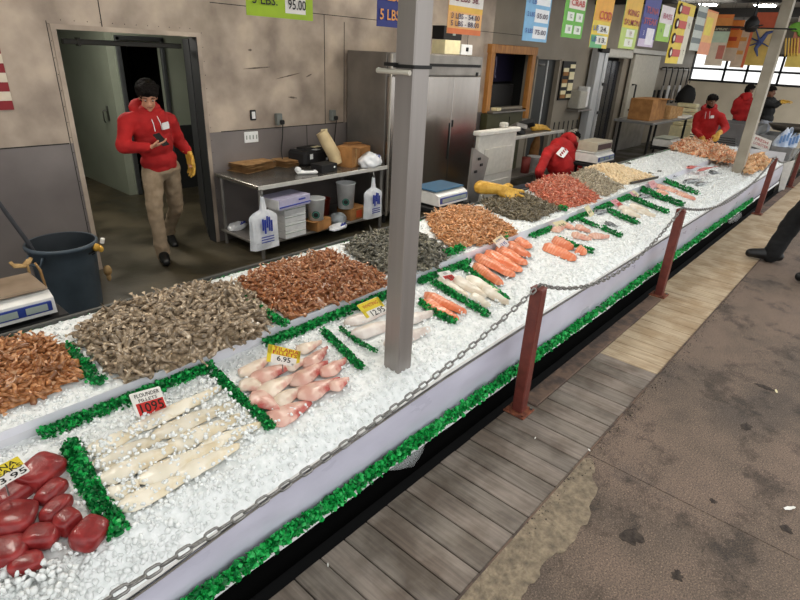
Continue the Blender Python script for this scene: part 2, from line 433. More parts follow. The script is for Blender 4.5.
for X in (3.45, 4.06): r.box((X, 8.12, 1.06), (0.06, 0.05, 2.12), b=0.008)
r.box((3.755, 8.12, 2.10), (0.67, 0.05, 0.06), b=0.008)
struct(r.build('trim_14', plain('jamb_grey', '#55585a', rough=0.4, metal=0.5)))
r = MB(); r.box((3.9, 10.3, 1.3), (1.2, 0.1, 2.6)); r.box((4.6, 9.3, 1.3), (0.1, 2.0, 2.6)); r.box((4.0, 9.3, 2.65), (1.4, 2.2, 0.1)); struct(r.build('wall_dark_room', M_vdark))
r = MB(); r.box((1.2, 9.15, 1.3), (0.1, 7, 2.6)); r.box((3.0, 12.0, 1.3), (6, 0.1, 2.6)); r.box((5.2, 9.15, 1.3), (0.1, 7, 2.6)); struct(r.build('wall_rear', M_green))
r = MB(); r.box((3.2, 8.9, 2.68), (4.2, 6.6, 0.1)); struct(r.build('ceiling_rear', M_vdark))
h = MB(); h.box((3.298, 8.42, 1.12), (0.012, 0.05, 0.20), b=0.004); h.tube([(3.29, 8.42, 1.16), (3.24, 8.42, 1.16), (3.235, 8.42, 1.14), (3.235, 8.42, 1.02), (3.25, 8.42, 1.0)], 0.009)
tag(h.build('door_lever', plain('steel_dark', '#6c6c6a', rough=0.3, metal=0.9)), 'dark metal pull handle on the grey green panel beside the doorway', 'handle')
h = MB(); h.box((2.5, WY + 0.20, 2.05), (1.1, 0.05, 0.045), b=0.006); h.box((2.08, WY + 0.2, 2.05), (0.02, 0.07, 0.07))
tag(h.build('sliding_door_rail', plain('rail_dark', '#34332f', rough=0.5, metal=0.6)), 'dark overhead rail just inside the top of the doorway', 'rail')
# ceiling, beams
M_ceil = mat('painted_ceiling', '#8f8c86', '#a3a099', scale=3, rough=0.8)
c = MB(); c.box((6.9, 3.35, CZ + 0.05), (26.4, 4.7, 0.1)); struct(c.build('ceiling', M_ceil))
M_beamd = plain('beam_dark', '#2b2a29', rough=0.6)
c = MB()
for X in (9.0, 12.2, 15.5): c.box((X, 3.5, CZ - 0.09), (0.12, 4.0, 0.18))
struct(c.build('trim_15', M_beamd))
# far end wall with a row of bright windows
M_cream = mat('cream_panel', '#e0d3bb', '#ecdfc8', scale=2, rough=0.6)
EX = 20.0
e = MB(); e.box((EX + 0.05, 3.2, 0.85), (0.1, 7.4, 1.7)); struct(e.build('wall_far', M_cream))
e = MB(); e.box((EX + 0.05, 3.2, 2.97), (0.1, 7.4, 0.9)); struct(e.build('wall_far_top', M_wall3))
M_frame = plain('window_frame_black', '#1d1d1f', rough=0.5)
M_glass = mat('pane_glass', '#ffffff', rough=0.02, trans=1.0, ior=1.02, spec=0.1)
edges = [5.5, 4.55, 3.95, 3.1, 2.35, 1.55, 0.6, -0.5]
for i in range(len(edges) - 1):
    a, b = edges[i + 1], edges[i]
    f = MB()
    for Y in (a, b): f.box((EX + 0.02, Y, 2.1), (0.08, 0.05, .8))
    for z in (1.72, 2.06, 2.5): f.box((EX + 0.02, (a + b) / 2, z), (0.08, b - a, 0.06))
    fo = struct(f.build('window_%d' % (i + 1), M_frame))
    p = MB(); p.box((EX + 0.03, (a + b) / 2, 2.1), (0.008, b - a - 0.05, .78)); p.build('pane', M_glass, fo)
# ------------------------------------------------------------------ square columns that rise through the counter
def steel_mat(name, a, b_, **k): return mat(name, a, b_, stretch=(6, 6, 0.25), lo=0.3, hi=0.7, **k)
M_col = steel_mat('brushed_column', '#918b87', '#9a9490', scale=3, rough=0.38, metal=0.55)
M_col2 = mat('painted_column', '#8f8878', '#a69e8e', scale=3, rough=0.5)
def column(X, Y, s_, label, m, strap=False):
    t = thing('support_column', label, 'column', (X, Y, 0))
    b = MB(); b.box((X, Y, CZ / 2), (s_, s_, CZ), b=0.006); b.build('shaft', m, t)
    if strap:
        q = MB()
        q.box((X, Y, 2.045), (s_ + 0.012, s_ + 0.012, 0.014), b=0.002); q.box((X - s_ / 2 - 0.01, Y + s_ / 2 + 0.01, 2.05), (0.03, 0.06, 0.014))
        q.build('cable_strap', M_black, t)
        q = MB(); q.tube([(X - s_ / 2 - 0.012, Y - s_ / 2 + 0.01, 2.022), (X - s_ / 2 - 0.012, Y + s_ / 2 + 0.09, 2.022)], 0.011)
        q.build('conduit', plain('conduit_white', '#c8c2b4', rough=0.4), t)
    return t
column(1.921, 1.638, 0.108, 'grey square metal column rising from the ice behind the nearest red post', M_col, True)
column(10.37, 1.77, 0.15, 'pale beige square column at the far end of the fish counter', M_col2)
# ------------------------------------------------------------------ the counter
M_panel = mat('film_wrapped_panel', '#b7b6c6', '#c6c5d4', stretch=(.8, 1, 2.2), scale=3, rough=0.25, rough2=0.45, bump=0.05, bscale=16, lo=0.3, hi=0.7, coat=0.3)
M_linen = mat('white_liner', '#c9c9cf', '#dcdce0', scale=5, rough=0.35)
CX0, CX1 = -0.9, 12.7
ctr = thing('display_counter', 'long two tier fish counter with pale film wrapped front, green edging and white lip', 'counter', ((CX0 + CX1) / 2, 2.2, 0))
def fpan(u, v):
    X = CX0 + (CX1 - CX0) * u; z = 0.165 + (rimz(X) - 0.167) * v
    return Vector((X, 1.452 - 0.022 * math.sin(PI * v) * (0.7 + 0.5 * nz(X * 1.7, v * 2)) - 0.004 * nz(X * 9, v * 6, 3), z))
p = MB(); p.grid(420, 10, fpan); p.build('front_panel', M_panel, ctr)
p = MB(); RX = [CX0 + (CX1 - CX0) * (i / 200) ** 1.4 for i in range(201)]; p.tube([(x, 1.466, rimz(x) + .004) for x in RX], .012, 6); p.build('front_rim', plain('rim_white', '#d8d6d2', rough=0.4), ctr)
p = MB(); p.tube([(x, 1.446, rimz(x) - .003) for x in RX], .004, 5); p.build('rim_grey_strip', plain('rim_grey', '#6d675f', rough=0.5), ctr)  # thin grey strip just below the white rim
p = MB()
n_ = 300
for i in range(n_):
    a = CX0 + (CX1 - CX0) * i / n_; b = CX0 + (CX1 - CX0) * (i + 1) / n_
    h0 = 0.138 + 0.014 * nz(a * 5, 1.3); h1 = 0.138 + 0.014 * nz(b * 5, 1.3)
    p.add([(a, 1.424, h0), (b, 1.424, h1), (b, 1.430, 0.178), (a, 1.430, 0.178)], [(0, 1, 2, 3)])
p.build('liner_edge', plain('liner_white', '#e4e6e6', rough=0.5), ctr)
p = MB(); p.box(((CX0 + CX1) / 2, 1.50, 0.06), (CX1 - CX0, 0.07, 0.26)); p.build('dark_gap_sheet', M_gap, ctr)  # black strip standing in for the dark gap under the counter
p = MB(); p.prism([(CX0, 1.48, 0.35), (CX0, 2.25, 0.50), (CX0, 2.25, 0.4), (CX0, 1.48, 0.30)], (CX1 - CX0, 0, 0)); p.build('lower_bed', M_linen, ctr)
p = MB(); p.grid(60, 2, lambda u, v: Vector((CX0 + (CX1 - CX0) * u, 2.262 - 0.012 * v + 0.006 * nz(u * 60, v), 0.54 + 0.142 * v))); p.build('tier_lip', mat('lip_white', '#cfcfd8', '#dedee6', scale=4, rough=.3), ctr)
p = MB(); p.prism([(CX0, 2.255, 0.655), (CX0, 2.90, 0.745), (CX0, 2.90, 0.60), (CX0, 2.255, 0.40)], (CX1 - CX0, 0, 0)); p.build('upper_bed', M_linen, ctr)
p = MB(); p.box(((CX0 + CX1) / 2, 2.912, 0.42), (CX1 - CX0, 0.022, 0.72)); p.build('back_panel', plain('back_dark', '#4b4c49', rough=0.5), ctr)
for i in range(7): p = MB(); p.box((CX0 + 0.1 + i * 2.2, 2.2, 0.15), (0.06, 1.3, 0.30)); p.build('leg_frame', M_vdark, ctr)
p = MB(); p.box((CX1 + 0.01, 2.2, 0.35), (0.02, 1.46, 0.7)); p.build('end_panel', M_linen, ctr)
# ================================================================== POSTS, CHAINS, PRICE TAGS
M_post = mat('oxide_red_paint', '#5a2a24', '#74382f', scale=14, rough=0.45, lo=.3, hi=.7, bump=0.08)
M_postr = mat('rusty_plate', '#5b3022', '#8a4f35', scale=40, rough=0.7, bump=0.3)
M_steel = plain('galvanised', '#8d8d8b', rough=0.35, metal=0.85)
M_chain = mat('chain_steel', '#6e6d6a', '#94928e', scale=60, rough=0.35, metal=0.7)
def post(X, Y, label, H=0.875):
    t = thing('bollard_post', label, 'post', (X, Y, 0), 'red chain posts')
    b = MB(); b.box((X, Y, H / 2 + .006), (0.074, 0.074, H - .012), b=0.006); b.build('post_shaft', M_post, t)
    b = MB(); b.box((X, Y, H + 0.002), (0.078, 0.078, 0.010), b=0.004); b.build('cap', M_post, t)
    b = MB(); b.box((X, Y, 0.008), (0.150, 0.150, 0.012), b=0.003); b.build('base_plate', M_postr, t)
    for sx in (-1, 1):
        for sy in (-1, 1):
            q = MB(); q.lathe([(0, .024), (.009, .024), (.009, .014), (.012, .014), (.012, .012)], (X + sx * .056, Y + sy * .056, 0), 6, smooth=False); q.build('bolt', M_steel if sx > 0 else M_postr, t)
    q = MB(); q.tube([(X + .018 * math.cos(a), Y, H + .018 + .014 * math.sin(a)) for a in np.linspace(0, 2 * PI, 13)[:-1]], .004, 6, closed=True); q.build('ring', M_chain, t)
    return t
PX = [-1.56, 2.765, 5.50, 10.20, 13.30]; PY = 1.295
post(PX[0], PY, 'dark red square post just outside the left of the picture')
post(PX[1], PY, 'nearest dark red square post with a rusty base plate, in front of the salmon')
post(PX[2], PY, 'second dark red square post, at the start of the pale decking')
post(PX[3], PY, 'third dark red square post, just before the white end board')
post(PX[4], PY, 'farthest dark red square post beyond the end of the counter')
def link_mb(l=0.062, w_=0.032, r=0.0052):
    pts = []; h_ = l / 2 - w_ / 2
    for a in np.linspace(-PI / 2, PI / 2, 6): pts.append((h_ + (w_ / 2 - r) * math.cos(a), (w_ / 2 - r) * math.sin(a), 0))
    for a in np.linspace(PI / 2, 3 * PI / 2, 6): pts.append((-h_ + (w_ / 2 - r) * math.cos(a), (w_ / 2 - r) * math.sin(a), 0))
    mb = MB(); mb.tube(pts, r, 6, closed=True); return mb
LINK = link_mb().mesh('link', M_chain)
def chain(x0, x1, zmin, zt, label, pitch=0.0495):
    xm = (x0 + x1) / 2; k = (zt - zmin) / ((x1 - x0) / 2) ** 2
    t = thing('barrier_chain', label, 'chain', (xm, PY, zmin), 'chains between the posts')
    x = x0; P = [Vector((x0, PY, zt))]; acc = 0; prev = P[0]
    while x < x1:
        x += 0.001; c = Vector((x, PY, zmin + k * (x - xm) ** 2)); acc += (c - prev).length; prev = c
        if acc >= pitch: P.append(c); acc = 0
    for i in range(len(P) - 1):
        if x0 < -1 and P[i].x < -0.35: continue
        a, b = P[i], P[i + 1]; d = (b - a).normalized(); roll = (PI / 4 if i % 2 else -PI / 4) + 0.25 * math.sin(i * 1.7)
        u = Vector((0, 1, 0)); v = d.cross(u)
        R = Matrix((d, u, v)).transposed() @ Matrix.Rotation(roll, 3, 'X')
        o = bpy.data.objects.new('link', LINK); COL.objects.link(o); o.parent = t
        o.location = (a + b) / 2 - t.location; o.rotation_euler = R.to_euler()
    return t
chain(PX[0] + .02, PX[1] - .01, .612, .893, 'grey steel chain sagging from the nearest post to the bottom left corner')
chain(PX[1] + .01, PX[2] - .01, .618, .893, 'grey steel chain sagging between the nearest and the second red posts')
chain(PX[2] + .01, PX[3] - .01, .622, .893, 'long grey steel chain sagging between the second and third red posts')
chain(PX[3] + .01, PX[4] - .01, .68, .893, 'short grey steel chain between the two farthest red posts')
# ---- price tags
M_white = plain('card_white', '#ece9e2', rough=0.35)
M_yel = plain('card_yellow', '#e6cf3a', rough=0.35)
M_redc = plain('card_red', '#c22a26', rough=0.35)
M_ink = plain('ink_black', '#16140f', rough=0.5)
M_inkr = plain('ink_red', '#b3262a', rough=0.5)
M_inkb = plain('ink_blue', '#3f62a8', rough=0.5)
M_crm = plain('card_cream', '#ece0b4', rough=0.35)
M_pinkc = plain('card_pink', '#e2a9ae', rough=0.35)
TAGM = [M_white, M_yel, M_redc, M_ink, M_inkr, M_inkb, M_crm, M_pinkc]
def ptag(px, Y0, label, patches=(), texts=(), base=0):
    """px: corners TL TR BR BL; patches (u0,v0,u1,v1,mat); texts (string,u,v,size,mat,width) with v measured up from the bottom"""
    Y0 = min(Y0, onlow(*px[2], .006).y, onlow(*px[3], .006).y); TL, TR, BR, BL = [ony(*p, Y0) for p in px]
    # lean the card a little back
    for p, s_ in ((TL, 1), (TR, 1)): p.y += 0.012
    O = (TL + TR + BL + BR) / 4; X = ((TR - TL) + (BR - BL)) / 2; Yv = ((TL - BL) + (TR - BR)) / 2; W, Hh = X.length, Yv.length
    n = X.cross(Yv).normalized(); t = thing('price_tag', label, 'price tag', (O.x, O.y, min(BL.z, BR.z)), 'price tags standing in the ice')
    mb = MB(); r = []
    def pt(u, v, d=0.0): return O + X * (u - .5) + Yv * (v - .5) + n * d
    for (u, v) in ((0.03, 0), (.97, 0), (1, .05), (1, .95), (.97, 1), (.03, 1), (0, .95), (0, .05)): r.append(pt(u, v, -.002))
    mb.prism(r, n * .002)
    mb.build('card', TAGM[base], t)
    if patches:
        for (u0, v0, u1, v1, m) in patches: q = MB(); q.prism([pt(u0, v0, .0002), pt(u1, v0, .0002), pt(u1, v1, .0002), pt(u0, v1, .0002)], n * .0004); q.build('colour_band', TAGM[m], t)
    if texts:
        for (s_, u, v, sz, m, wd) in texts: text_mb(s_, sz * Hh, pt(u, v, .0010), X, Yv, 0, .0005, wd * W if wd else None, bold=.012 * sz * Hh).build('lettering', TAGM[m], t)
    q = MB(); c = pt(.5, 0, -.004); q.tube([pt(.5, .5, -.005), c, c - Vector((0, 0, .05))], .003, 6); q.build('stake', M_steel, t)
    return t
ptag([(130, 396), (161, 387), (168, 409), (138, 418)], 2.15, 'white price tag with a red 1095 panel, behind the flounder fillets', [(.08, .04, .97, .55, 2)],
     [('FLOUNDER', .52, .84, .22, 3, .8), ('FILLETS', .5, .64, .18, 3, .6), ('1095', .52, .29, .55, 3, .75)])
ptag([(-33, 485), (18, 458), (31, 471), (-21, 499)], 1.90, 'yellow and white price tag reading tuna steaks, cut by the left edge', [(0, .5, 1, 1, 1)],
     [('TUNA', .6, .82, .34, 3, .62), ('STEAKS', .6, .56, .32, 3, .72), ('13.95', .62, .22, .4, 3, .66)])
ptag([(270, 345), (302, 352), (299, 368), (266, 361)], 2.14, 'yellow and white price tag reading tilapia fillets in red', [(0, .5, 1, 1, 1), (0, 0, .12, 1, 1), (.9, 0, 1, 1, 1)],
     [('TILAPIA', .55, .84, .30, 4, .78), ('FILLETS', .52, .62, .28, 4, .74), ('6.95', .5, .30, .42, 3, .42), ('LB', .78, .12, .16, 3, None)])
ptag([(358, 306), (379, 297), (389, 312), (369, 321)], 2.16, 'yellow bordered price tag standing just left of the grey column', [(0, .5, 1, 1, 1), (0, 0, .14, .6, 1), (.88, .4, 1, 1, 1)],
     [('WHITING', .5, .76, .26, 4, .7), ('12.95', .58, .28, .46, 3, .62)])
ptag([(439, 273), (450, 271), (459, 280), (446, 283)], 2.16, 'small white price tag with a dark red band over the cream fillets', [(.15, .1, .92, .62, 2)], [('10.95', .53, .36, .45, 3, .6), ('COD', .5, .8, .25, 3, .3)])
ptag([(493.5, 241), (503, 235), (510, 245), (502, 251)], 2.18, 'white and pale yellow price tag at the top of the largest salmon pile', [(0, .7, 1, 1, 6)], [('SALMON', .5, .8, .22, 5, .7), ('13.95', .55, .35, .4, 5, .6)])
ptag([(553, 223), (564.5, 220), (570, 226), (560, 229)], 2.19, 'pale cream price tag at the lip beyond the salmon', [], [('9.95', .5, .4, .45, 3, .55)], base=6)
ptag([(585, 208), (589.5, 205), (594.5, 214.5), (590.5, 217)], 2.19, 'narrow cream price tag leaning on the lip beside green garnish', [], [('8.95', .5, .4, .3, 3, .6)], base=6)
ptag([(611, 201), (617, 199), (623, 204.5), (617.5, 207)], 2.19, 'pink and red price tag at the lip amid bright green garnish', [(.3, 0, 1, .45, 2)], [('7.95', .45, .7, .3, 4, .6)], base=7)
ptag([(630, 192.5), (635, 190.5), (641, 196), (636, 199)], 2.19, 'pale orange and cream price tag right of the bright green garnish', [(0, 0, .5, 1, 7)], [('6.95', .5, .5, .3, 3, .6)], base=6)
ptag([(649, 182.5), (654.5, 180), (658, 186.5), (652, 188.5)], 2.19, 'farthest price tag, pale pink, above the far pink fillets', [], [('5.95', .5, .5, .3, 4, .6)], base=7)
# ---- torn clear plastic hanging under the front ruffle
M_film = mat('clear_film', '#e8edee', rough=0.15, alpha=0.26, bump=0.5, bscale=30, scale=10)
def film(pxs, label, Y0=1.425):
    P = [ony(*p, Y0) for p in pxs]; c = sum(P, Vector()) / len(P); mb = MB(); K = 4; vs = []; fs = []
    n = len(P)
    for k in range(K + 1):
        for i, p in enumerate(P):
            q = c.lerp(p, k / K); vs.append(q + Vector((0, -0.020 * (1 - (k / K) ** 2) + .010 * nz(q.x * 40, q.z * 40, k), 0)))
    for k in range(K):
        for i in range(n): fs.append((k * n + i, k * n + (i + 1) % n, (k + 1) * n + (i + 1) % n, (k + 1) * n + i))
    mb.add(vs, fs, 0, True)
    return tag(mb.build('plastic_scrap', M_film), label, 'plastic', 'torn plastic under the counter')
film([(388, 470), (398, 462), (412, 452), (424, 441), (427, 440), (424, 452), (414, 466), (400, 470)], 'torn clear plastic hanging under the ruffle left of the nearest post')
film([(727, 222), (733, 217), (741, 212), (742, 216), (738, 221), (730, 224)], 'crumpled clear plastic under the ruffle near the third post', 1.42)
# ---- litter on the ground
def scrap(px, label, s_, m, yaw=0.4, group=None):
    c = onz(*px, 0.006); mb = MB(); mb.grid(6, 3, lambda u, v: c + rotm(0, 0, yaw) @ Vector(((u - .5) * s_, (v - .5) * s_ * .35 * (1 - abs(u - .5)), .004 + .006 * nz(u * 4, v * 4, s_ * 90) + .004)))
    return tag(mb.build('paper_scrap', m), label, 'litter', group)
scrap((789, 509), 'white paper scrap on the asphalt at the right edge', .07, M_white, -.6)
scrap((776, 392), 'small pale scrap on the asphalt in the upper right', .05, M_crm, .3)
scrap((535, 439), 'white speck of litter on the decking beside the nearest post', .025, M_white, .2)
scrap((328, 566), 'white round speck of litter on the decking at the bottom', .022, M_white, .9)
scrap((589, 451), 'white speck of litter where the decking meets the concrete', .025, M_white, .9)
# ================================================================== BEHIND THE COUNTER
M_ss = mat('stainless', '#77736f', '#8f8b86', stretch=(5, 5, .5), scale=5, rough=0.28, metal=0.8, lo=.3, hi=.7)
M_ssd = mat('stainless_dull', '#7f7c78', '#96928d', scale=4, rough=0.4, metal=0.6)
M_kraft = mat('kraft_paper', '#9a7448', '#b99262', scale=12, rough=0.8)
M_card = mat('cardboard', '#8d6236', '#a97845', scale=8, rough=0.8)
M_foam = plain('white_foam', '#dfe0e0', rough=0.5)
M_lav = plain('lavender_lid', '#b9b5cf', rough=0.45)
M_blue = plain('print_blue', '#2b3fa0', rough=0.5)
M_bag = mat('white_bag', '#d9dde2', '#eef0f3', scale=10, rough=0.3, bump=0.4, bscale=22)
M_rub = mat('can_slate', '#38434c', '#45515b', scale=5, rough=0.45)
M_rubin = plain('can_inside', '#1d242a', rough=0.6)
M_glove = mat('yellow_glove', '#b98a2c', '#d7ab4a', scale=18, rough=0.55, bump=0.2)
M_cork = mat('tan_cloth', '#8d6f45', '#b39464', scale=16, rough=0.8)
M_wood = mat('orange_wood', '#9a6530', '#b9803f', stretch=(3, 3, .4), scale=10, rough=0.5)
M_scale = plain('scale_white', '#d8d6d0', rough=0.4)
M_lcd = plain('lcd_grey', '#9aa49c', rough=0.2)
M_navy = plain('navy_panel', '#2d3f86', rough=0.3)
M_red = mat('hoodie_red', '#8f1113', '#b01a1a', scale=7, rough=0.85, bump=0.25, bscale=16, lo=.3, hi=.7)
# ---- trash can
c = Vector((1.345, 4.79, 0))
t = thing('trash_can', 'round slate grey plastic trash can beside the dark doorway', 'trash can', c)
b = MB(); prof = [(0, .012), (.195, .012), (.203, .0), (.212, .02), (.236, .46), (.243, .47), (.244, .545), (.262, .548), (.264, .572), (.256, .582), (.244, .580)]
b.lathe(prof, c, 40); b.build('body', M_rub, t)
b = MB(); b.lathe([(.244, .580), (.232, .50), (.205, .03), (0, .025)], c, 40); b.build('lining', M_rubin, t)
for a in (math.radians(205), math.radians(25)):
    q = MB(); d = Vector((math.cos(a), math.sin(a), 0)); s_ = Vector((-d.y, d.x, 0)); p = c + d * .250 + Vector((0, 0, .47))
    q.tube([p - s_ * .07 + Vector((0, 0, .06)), p - s_ * .07 + d * .03, p + s_ * .07 + d * .03, p + s_ * .07 + Vector((0, 0, .06))], .012, 8); q.build('handle', M_rub, t)
q = MB(); d = Vector((.62, -.78, 0)); s_ = Vector((.78, .62, 0))
q.box(c + d * .247 + Vector((0, 0, .505)), (.10, .006, .012), rotm(0, 0, math.atan2(s_.y, s_.x))); q.box(c + d * .247 + Vector((0, 0, .485)) + s_ * .01, (.04, .006, .008), rotm(0, 0, math.atan2(s_.y, s_.x))); q.build('moulded_mark', M_black, t)
def rag(path, r, label, m, name='cloth', group=None):
    mb = MB()
    for P in path: mb.tube([Vector(p) for p in P], [r * k for k in ((.8,) + (1,) * (len(P) - 2) + (.6,))], 8, flat=.45)
    return tag(mb.build(name, m), label, 'cloth', group)
k = ony(26, 263, 4.6)
rag([[ony(10, 262, 4.55), ony(14, 266, 4.53), ony(24, 266, 4.55), ony(28, 262, 4.55), ony(31, 258, 4.6)], [ony(27, 264, 4.55), ony(29, 271, 4.53), ony(31, 280, 4.53)]], .022, 'pale tan cloth knotted on the left handle of the trash can', M_cork)
rag([[ony(35, 263, 4.53), ony(40, 270, 4.52), ony(43, 279, 4.52), ony(46, 287, 4.52)]], .022, 'brown rag hanging down the front of the trash can', M_kraft, 'cloth')
g = MB(); p = c + Vector((.19, -.19, .535)); g.ball(p, (.03, .03, .035)); g.ball(p + Vector((.03, .0, -.02)), (.022, .02, .03))
tag(g.build('sponge', M_glove), 'tan sponge pressed on the right side of the can rim', 'sponge')
g = MB(); p = c + Vector((.255, -.09, .50)); g.box(p + Vector((.02, -.01, .05)), (.03, .03, .05), rotm(.2, .2, .5), b=.006); tag(g.build('paper_label', M_white), 'small white paper scrap clinging to the can rim', 'label')
g = MB(); p = c + Vector((.275, -.09, .28)); g.ball(p, (.035, .03, .05)); g.ball(p + Vector((0, 0, -.06)), (.02, .02, .04)); tag(g.build('glove_tip', M_cork), 'tan cloth bundle hanging low on the right of the can', 'cloth')
q = MB(); q.tube([c + Vector((-.06, .12, .06)), c + Vector((-.21, .05, .59)), c + Vector((-.42, -.04, 1.15))], .016, 8)
tag(q.build('broom_handle', plain('handle_grey', '#45464a', rough=0.5)), 'dark grey pole standing slanted in the trash can', 'pole')
# ---- striped flag on the wall, mostly outside the picture
t = thing('flag', 'red and white striped flag on the wall, cut by the left edge', 'flag', ony(0, 90, WY))
zb = ony(0, 110, WY).z
for i in range(9):
    q = MB(); z0 = 1.522 + i * .07
    q.box((1.418 - .55, WY - .008, z0 + .035), (1.1, .010, .07)); q.build('stripe', plain('flag_red', '#7d1f26', rough=.7) if i % 2 == 0 else plain('flag_white', '#c9beac', rough=.7), t)
# ---- wall fittings
def fit(name, px, w_, h_, d, m, label, cat='outlet'):
    p = ony(*px, WY); t = thing(name, label, cat, (p.x, WY, p.z)); q = MB(); q.box((p.x, WY - d / 2, p.z), (w_, d, h_), b=.006); q.build('cover', m, t); return t, p
t, p = fit('wall_outlet', (252.5, 115), .075, .11, .02, M_black, 'small outlet with a dark frame on the wall above the long plate'); q = MB(); q.box((p.x, WY - .022, p.z), (.045, .006, .075), b=.002); q.build('insert', M_foam, t)
t, p = fit('wall_outlet', (251, 137), .185, .12, .012, M_foam, 'wide white four gang outlet plate under the wall seam')
for i in range(4): q = MB(); q.box((p.x - .066 + i * .044, WY - .014, p.z), (.014, .006, .045), b=.002); q.build('socket', M_lcd, t)
M_greyp = plain('grey_plastic', '#6c706c', rough=.45)
for px, lb in (((277, 119), 'grey weatherproof plug cover with a black cord, left of the two'), ((331, 115), 'grey weatherproof plug cover nearer the steel refrigerator')):
    t, p = fit('plug_cover', px, .075, .13, .06, M_greyp, lb, 'plug'); q = MB(); q.box((p.x + .02, WY - .07, p.z - .03), (.05, .05, .05), b=.01); q.build('plug', M_black, t)
    q = MB(); q.tube([(p.x + .02, WY - .08, p.z - .06), (p.x + .03, WY - .05, p.z - .2), (p.x + .02, WY - .03, .95), (p.x - .02, WY - .10, .84)], .006, 6); q.build('cord', M_black, t)
t, p = fit('wall_note', (324, 132), .11, .075, .008, M_crm, 'cream paper note on the wall above the paper roll', 'note')
# ---- steel work table
TZ = .80
t = thing('work_table', 'long stainless steel table with undershelf against the back wall', 'table', (4.1, 5.07, 0))
X0, X1, Y0, Y1 = 3.15, 5.06, 4.65, 5.46
b = MB(); b.box(((X0 + X1) / 2, (Y0 + Y1) / 2, TZ - .02), (X1 - X0, Y1 - Y0, .04), b=.004); b.build('tabletop', mat('table_steel', '#6d6a64', '#87837b', scale=4, rough=.25, metal=.7), t)
b = MB(); b.box(((X0 + X1) / 2, Y0 - .004, TZ - .02), (X1 - X0, .008, .044), b=.002); b.build('front_edge', plain('edge_steel', '#cfcdc6', rough=.3, metal=.2), t)
b = MB(); b.box(((X0 + X1) / 2, (Y0 + Y1) / 2 + .02, .155), (X1 - X0 - .02, Y1 - Y0 - .06, .03), b=.004); b.build('shelf', M_ssd, t)
for x in (X0 + .05, X1 - .05):
    for y in (Y0 + .05, Y1 - .05): b = MB(); b.tube([(x, y, .0), (x, y, TZ - .04)], .02, 10); b.build('leg', M_ssd, t)
def on_table(px, z=TZ): return onz(*px, z)
def pbox(name, px, d, rz, m, label, cat, z=TZ, group=None, b_=.004, parts=None, rx=0):
    p = onz(*px, z); t = thing(name, label, cat, p, group); q = MB(); R = rotm(rx, 0, rz); q.box(p + Vector((0, 0, d[2] / 2 + .001)), d, R, b=b_); q.build('body', m, t)
    for (nm, off, dd, mm) in parts or (): q = MB(); q.box(p + Vector((0, 0, .001)) + R @ Vector(off), dd, R, b=min(dd) * .2); q.build(nm, mm, t)
    return t
def paper_pile(px, w_, l, n, rz, label):
    p = onz(*px, TZ); t = thing('paper_bag_stack', label, 'paper bag', p)
    for i in range(n):
        q = MB(); a = rz + rnd.uniform(-.15, .15); o = Vector((rnd.uniform(-.015, .015), rnd.uniform(-.015, .015), 0)); R = rotm(0, 0, a); z0 = TZ + .003 + i * .020
        q.grid(6, 4, lambda u, v: p + o + R @ Vector(((u - .5) * w_, (v - .5) * l, 0)) + Vector((0, 0, z0 - TZ + .010 * nz(u * 2, v * 2, i) * (i > 0) + .004)))
        q.grid(6, 4, lambda u, v: p + o + R @ Vector(((u - .5) * w_, (v - .5) * l, 0)) + Vector((0, 0, z0 - TZ + .010 * nz(u * 2, v * 2, i) * (i > 0))))
        q.build('folded_bag', M_kraft, t)
paper_pile((251, 169), .46, .34, 5, .15, 'stack of folded brown paper bags at the left end of the steel table')
paper_pile((288, 165), .30, .26, 4, .05, 'smaller stack of brown paper bags beside the black case')
pbox('label_box', (273, 164), (.07, .06, .05), .4, M_foam, 'small white label box between the two paper bag stacks', 'box')
t = thing('handset', 'white cordless handset lying at the front of the steel table', 'phone', on_table((307, 174)))
p = on_table((307, 174)); R = rotm(0, 0, -.5)
q = MB(); q.box(p + Vector((0, 0, .022)), (.24, .075, .04), R, b=.015); q.build('casing', M_foam, t)
q = MB(); q.box(p + Vector((0, 0, .044)) + R @ Vector((.02, 0, 0)), (.11, .045, .006), R, b=.002); q.build('keypad', M_black, t)
q = MB(); q.ball(p + Vector((0, 0, .05)) + R @ Vector((-.10, 0, 0)), (.035, .045, .035)); q.build('earpiece', M_foam, t)
M_blk = plain('black_fabric', '#141416', rough=.7)
t = pbox('card_terminal_case', (309, 163), (.46, .30, .17), .15, M_blk, 'black bulky case with white stickers on the steel table', 'case', b_=.03,
     parts=[('sticker', (-.12, -.152, .11), (.05, .006, .06), M_foam), ('sticker', (.02, -.10, .173), (.08, .07, .006), M_foam), ('sticker', (.16, -.152, .05), (.03, .006, .03), M_foam), ('flap', (.05, .03, .178), (.30, .16, .02), M_blk), ('sticker', (.10, -.03, .19), (.12, .07, .006), M_crm)])
pbox('cash_drawer', (324, 171), (.26, .18, .09), .1, M_blk, 'low black drawer box at the front of the steel table', 'box', parts=[('lock', (.08, -.092, .05), (.02, .006, .02), M_foam)])
q = MB(); p = on_table((334, 167)); q.tube([p + Vector((-.09, .12, .40)), p + Vector((-.05, .08, .30)), p + Vector((.02, .02, .14)), p + Vector((.04, .0, .04))], [.085, .095, .10, .09], 16, flat=.8); tag(q.build('paper_roll', mat('cream_paper', '#b9a47f', '#cdb990', rough=.8)), 'cream crumpled paper roll leaning over the black case', 'paper roll')
pbox('cardboard_box', (348, 166), (.20, .22, .24), .3, M_card, 'open brown cardboard box at the back of the steel table', 'box', parts=[('flap', (.0, -.16, .245), (.2, .12, .006), M_card), ('tape', (0, -.112, .12), (.04, .006, .2), M_kraft)])
pbox('cardboard_box', (358, 161), (.24, .20, .20), -.1, M_card, 'brown cardboard box behind the small cups', 'box', parts=[('flap', (.0, .12, .21), (.24, .10, .006), M_card)])
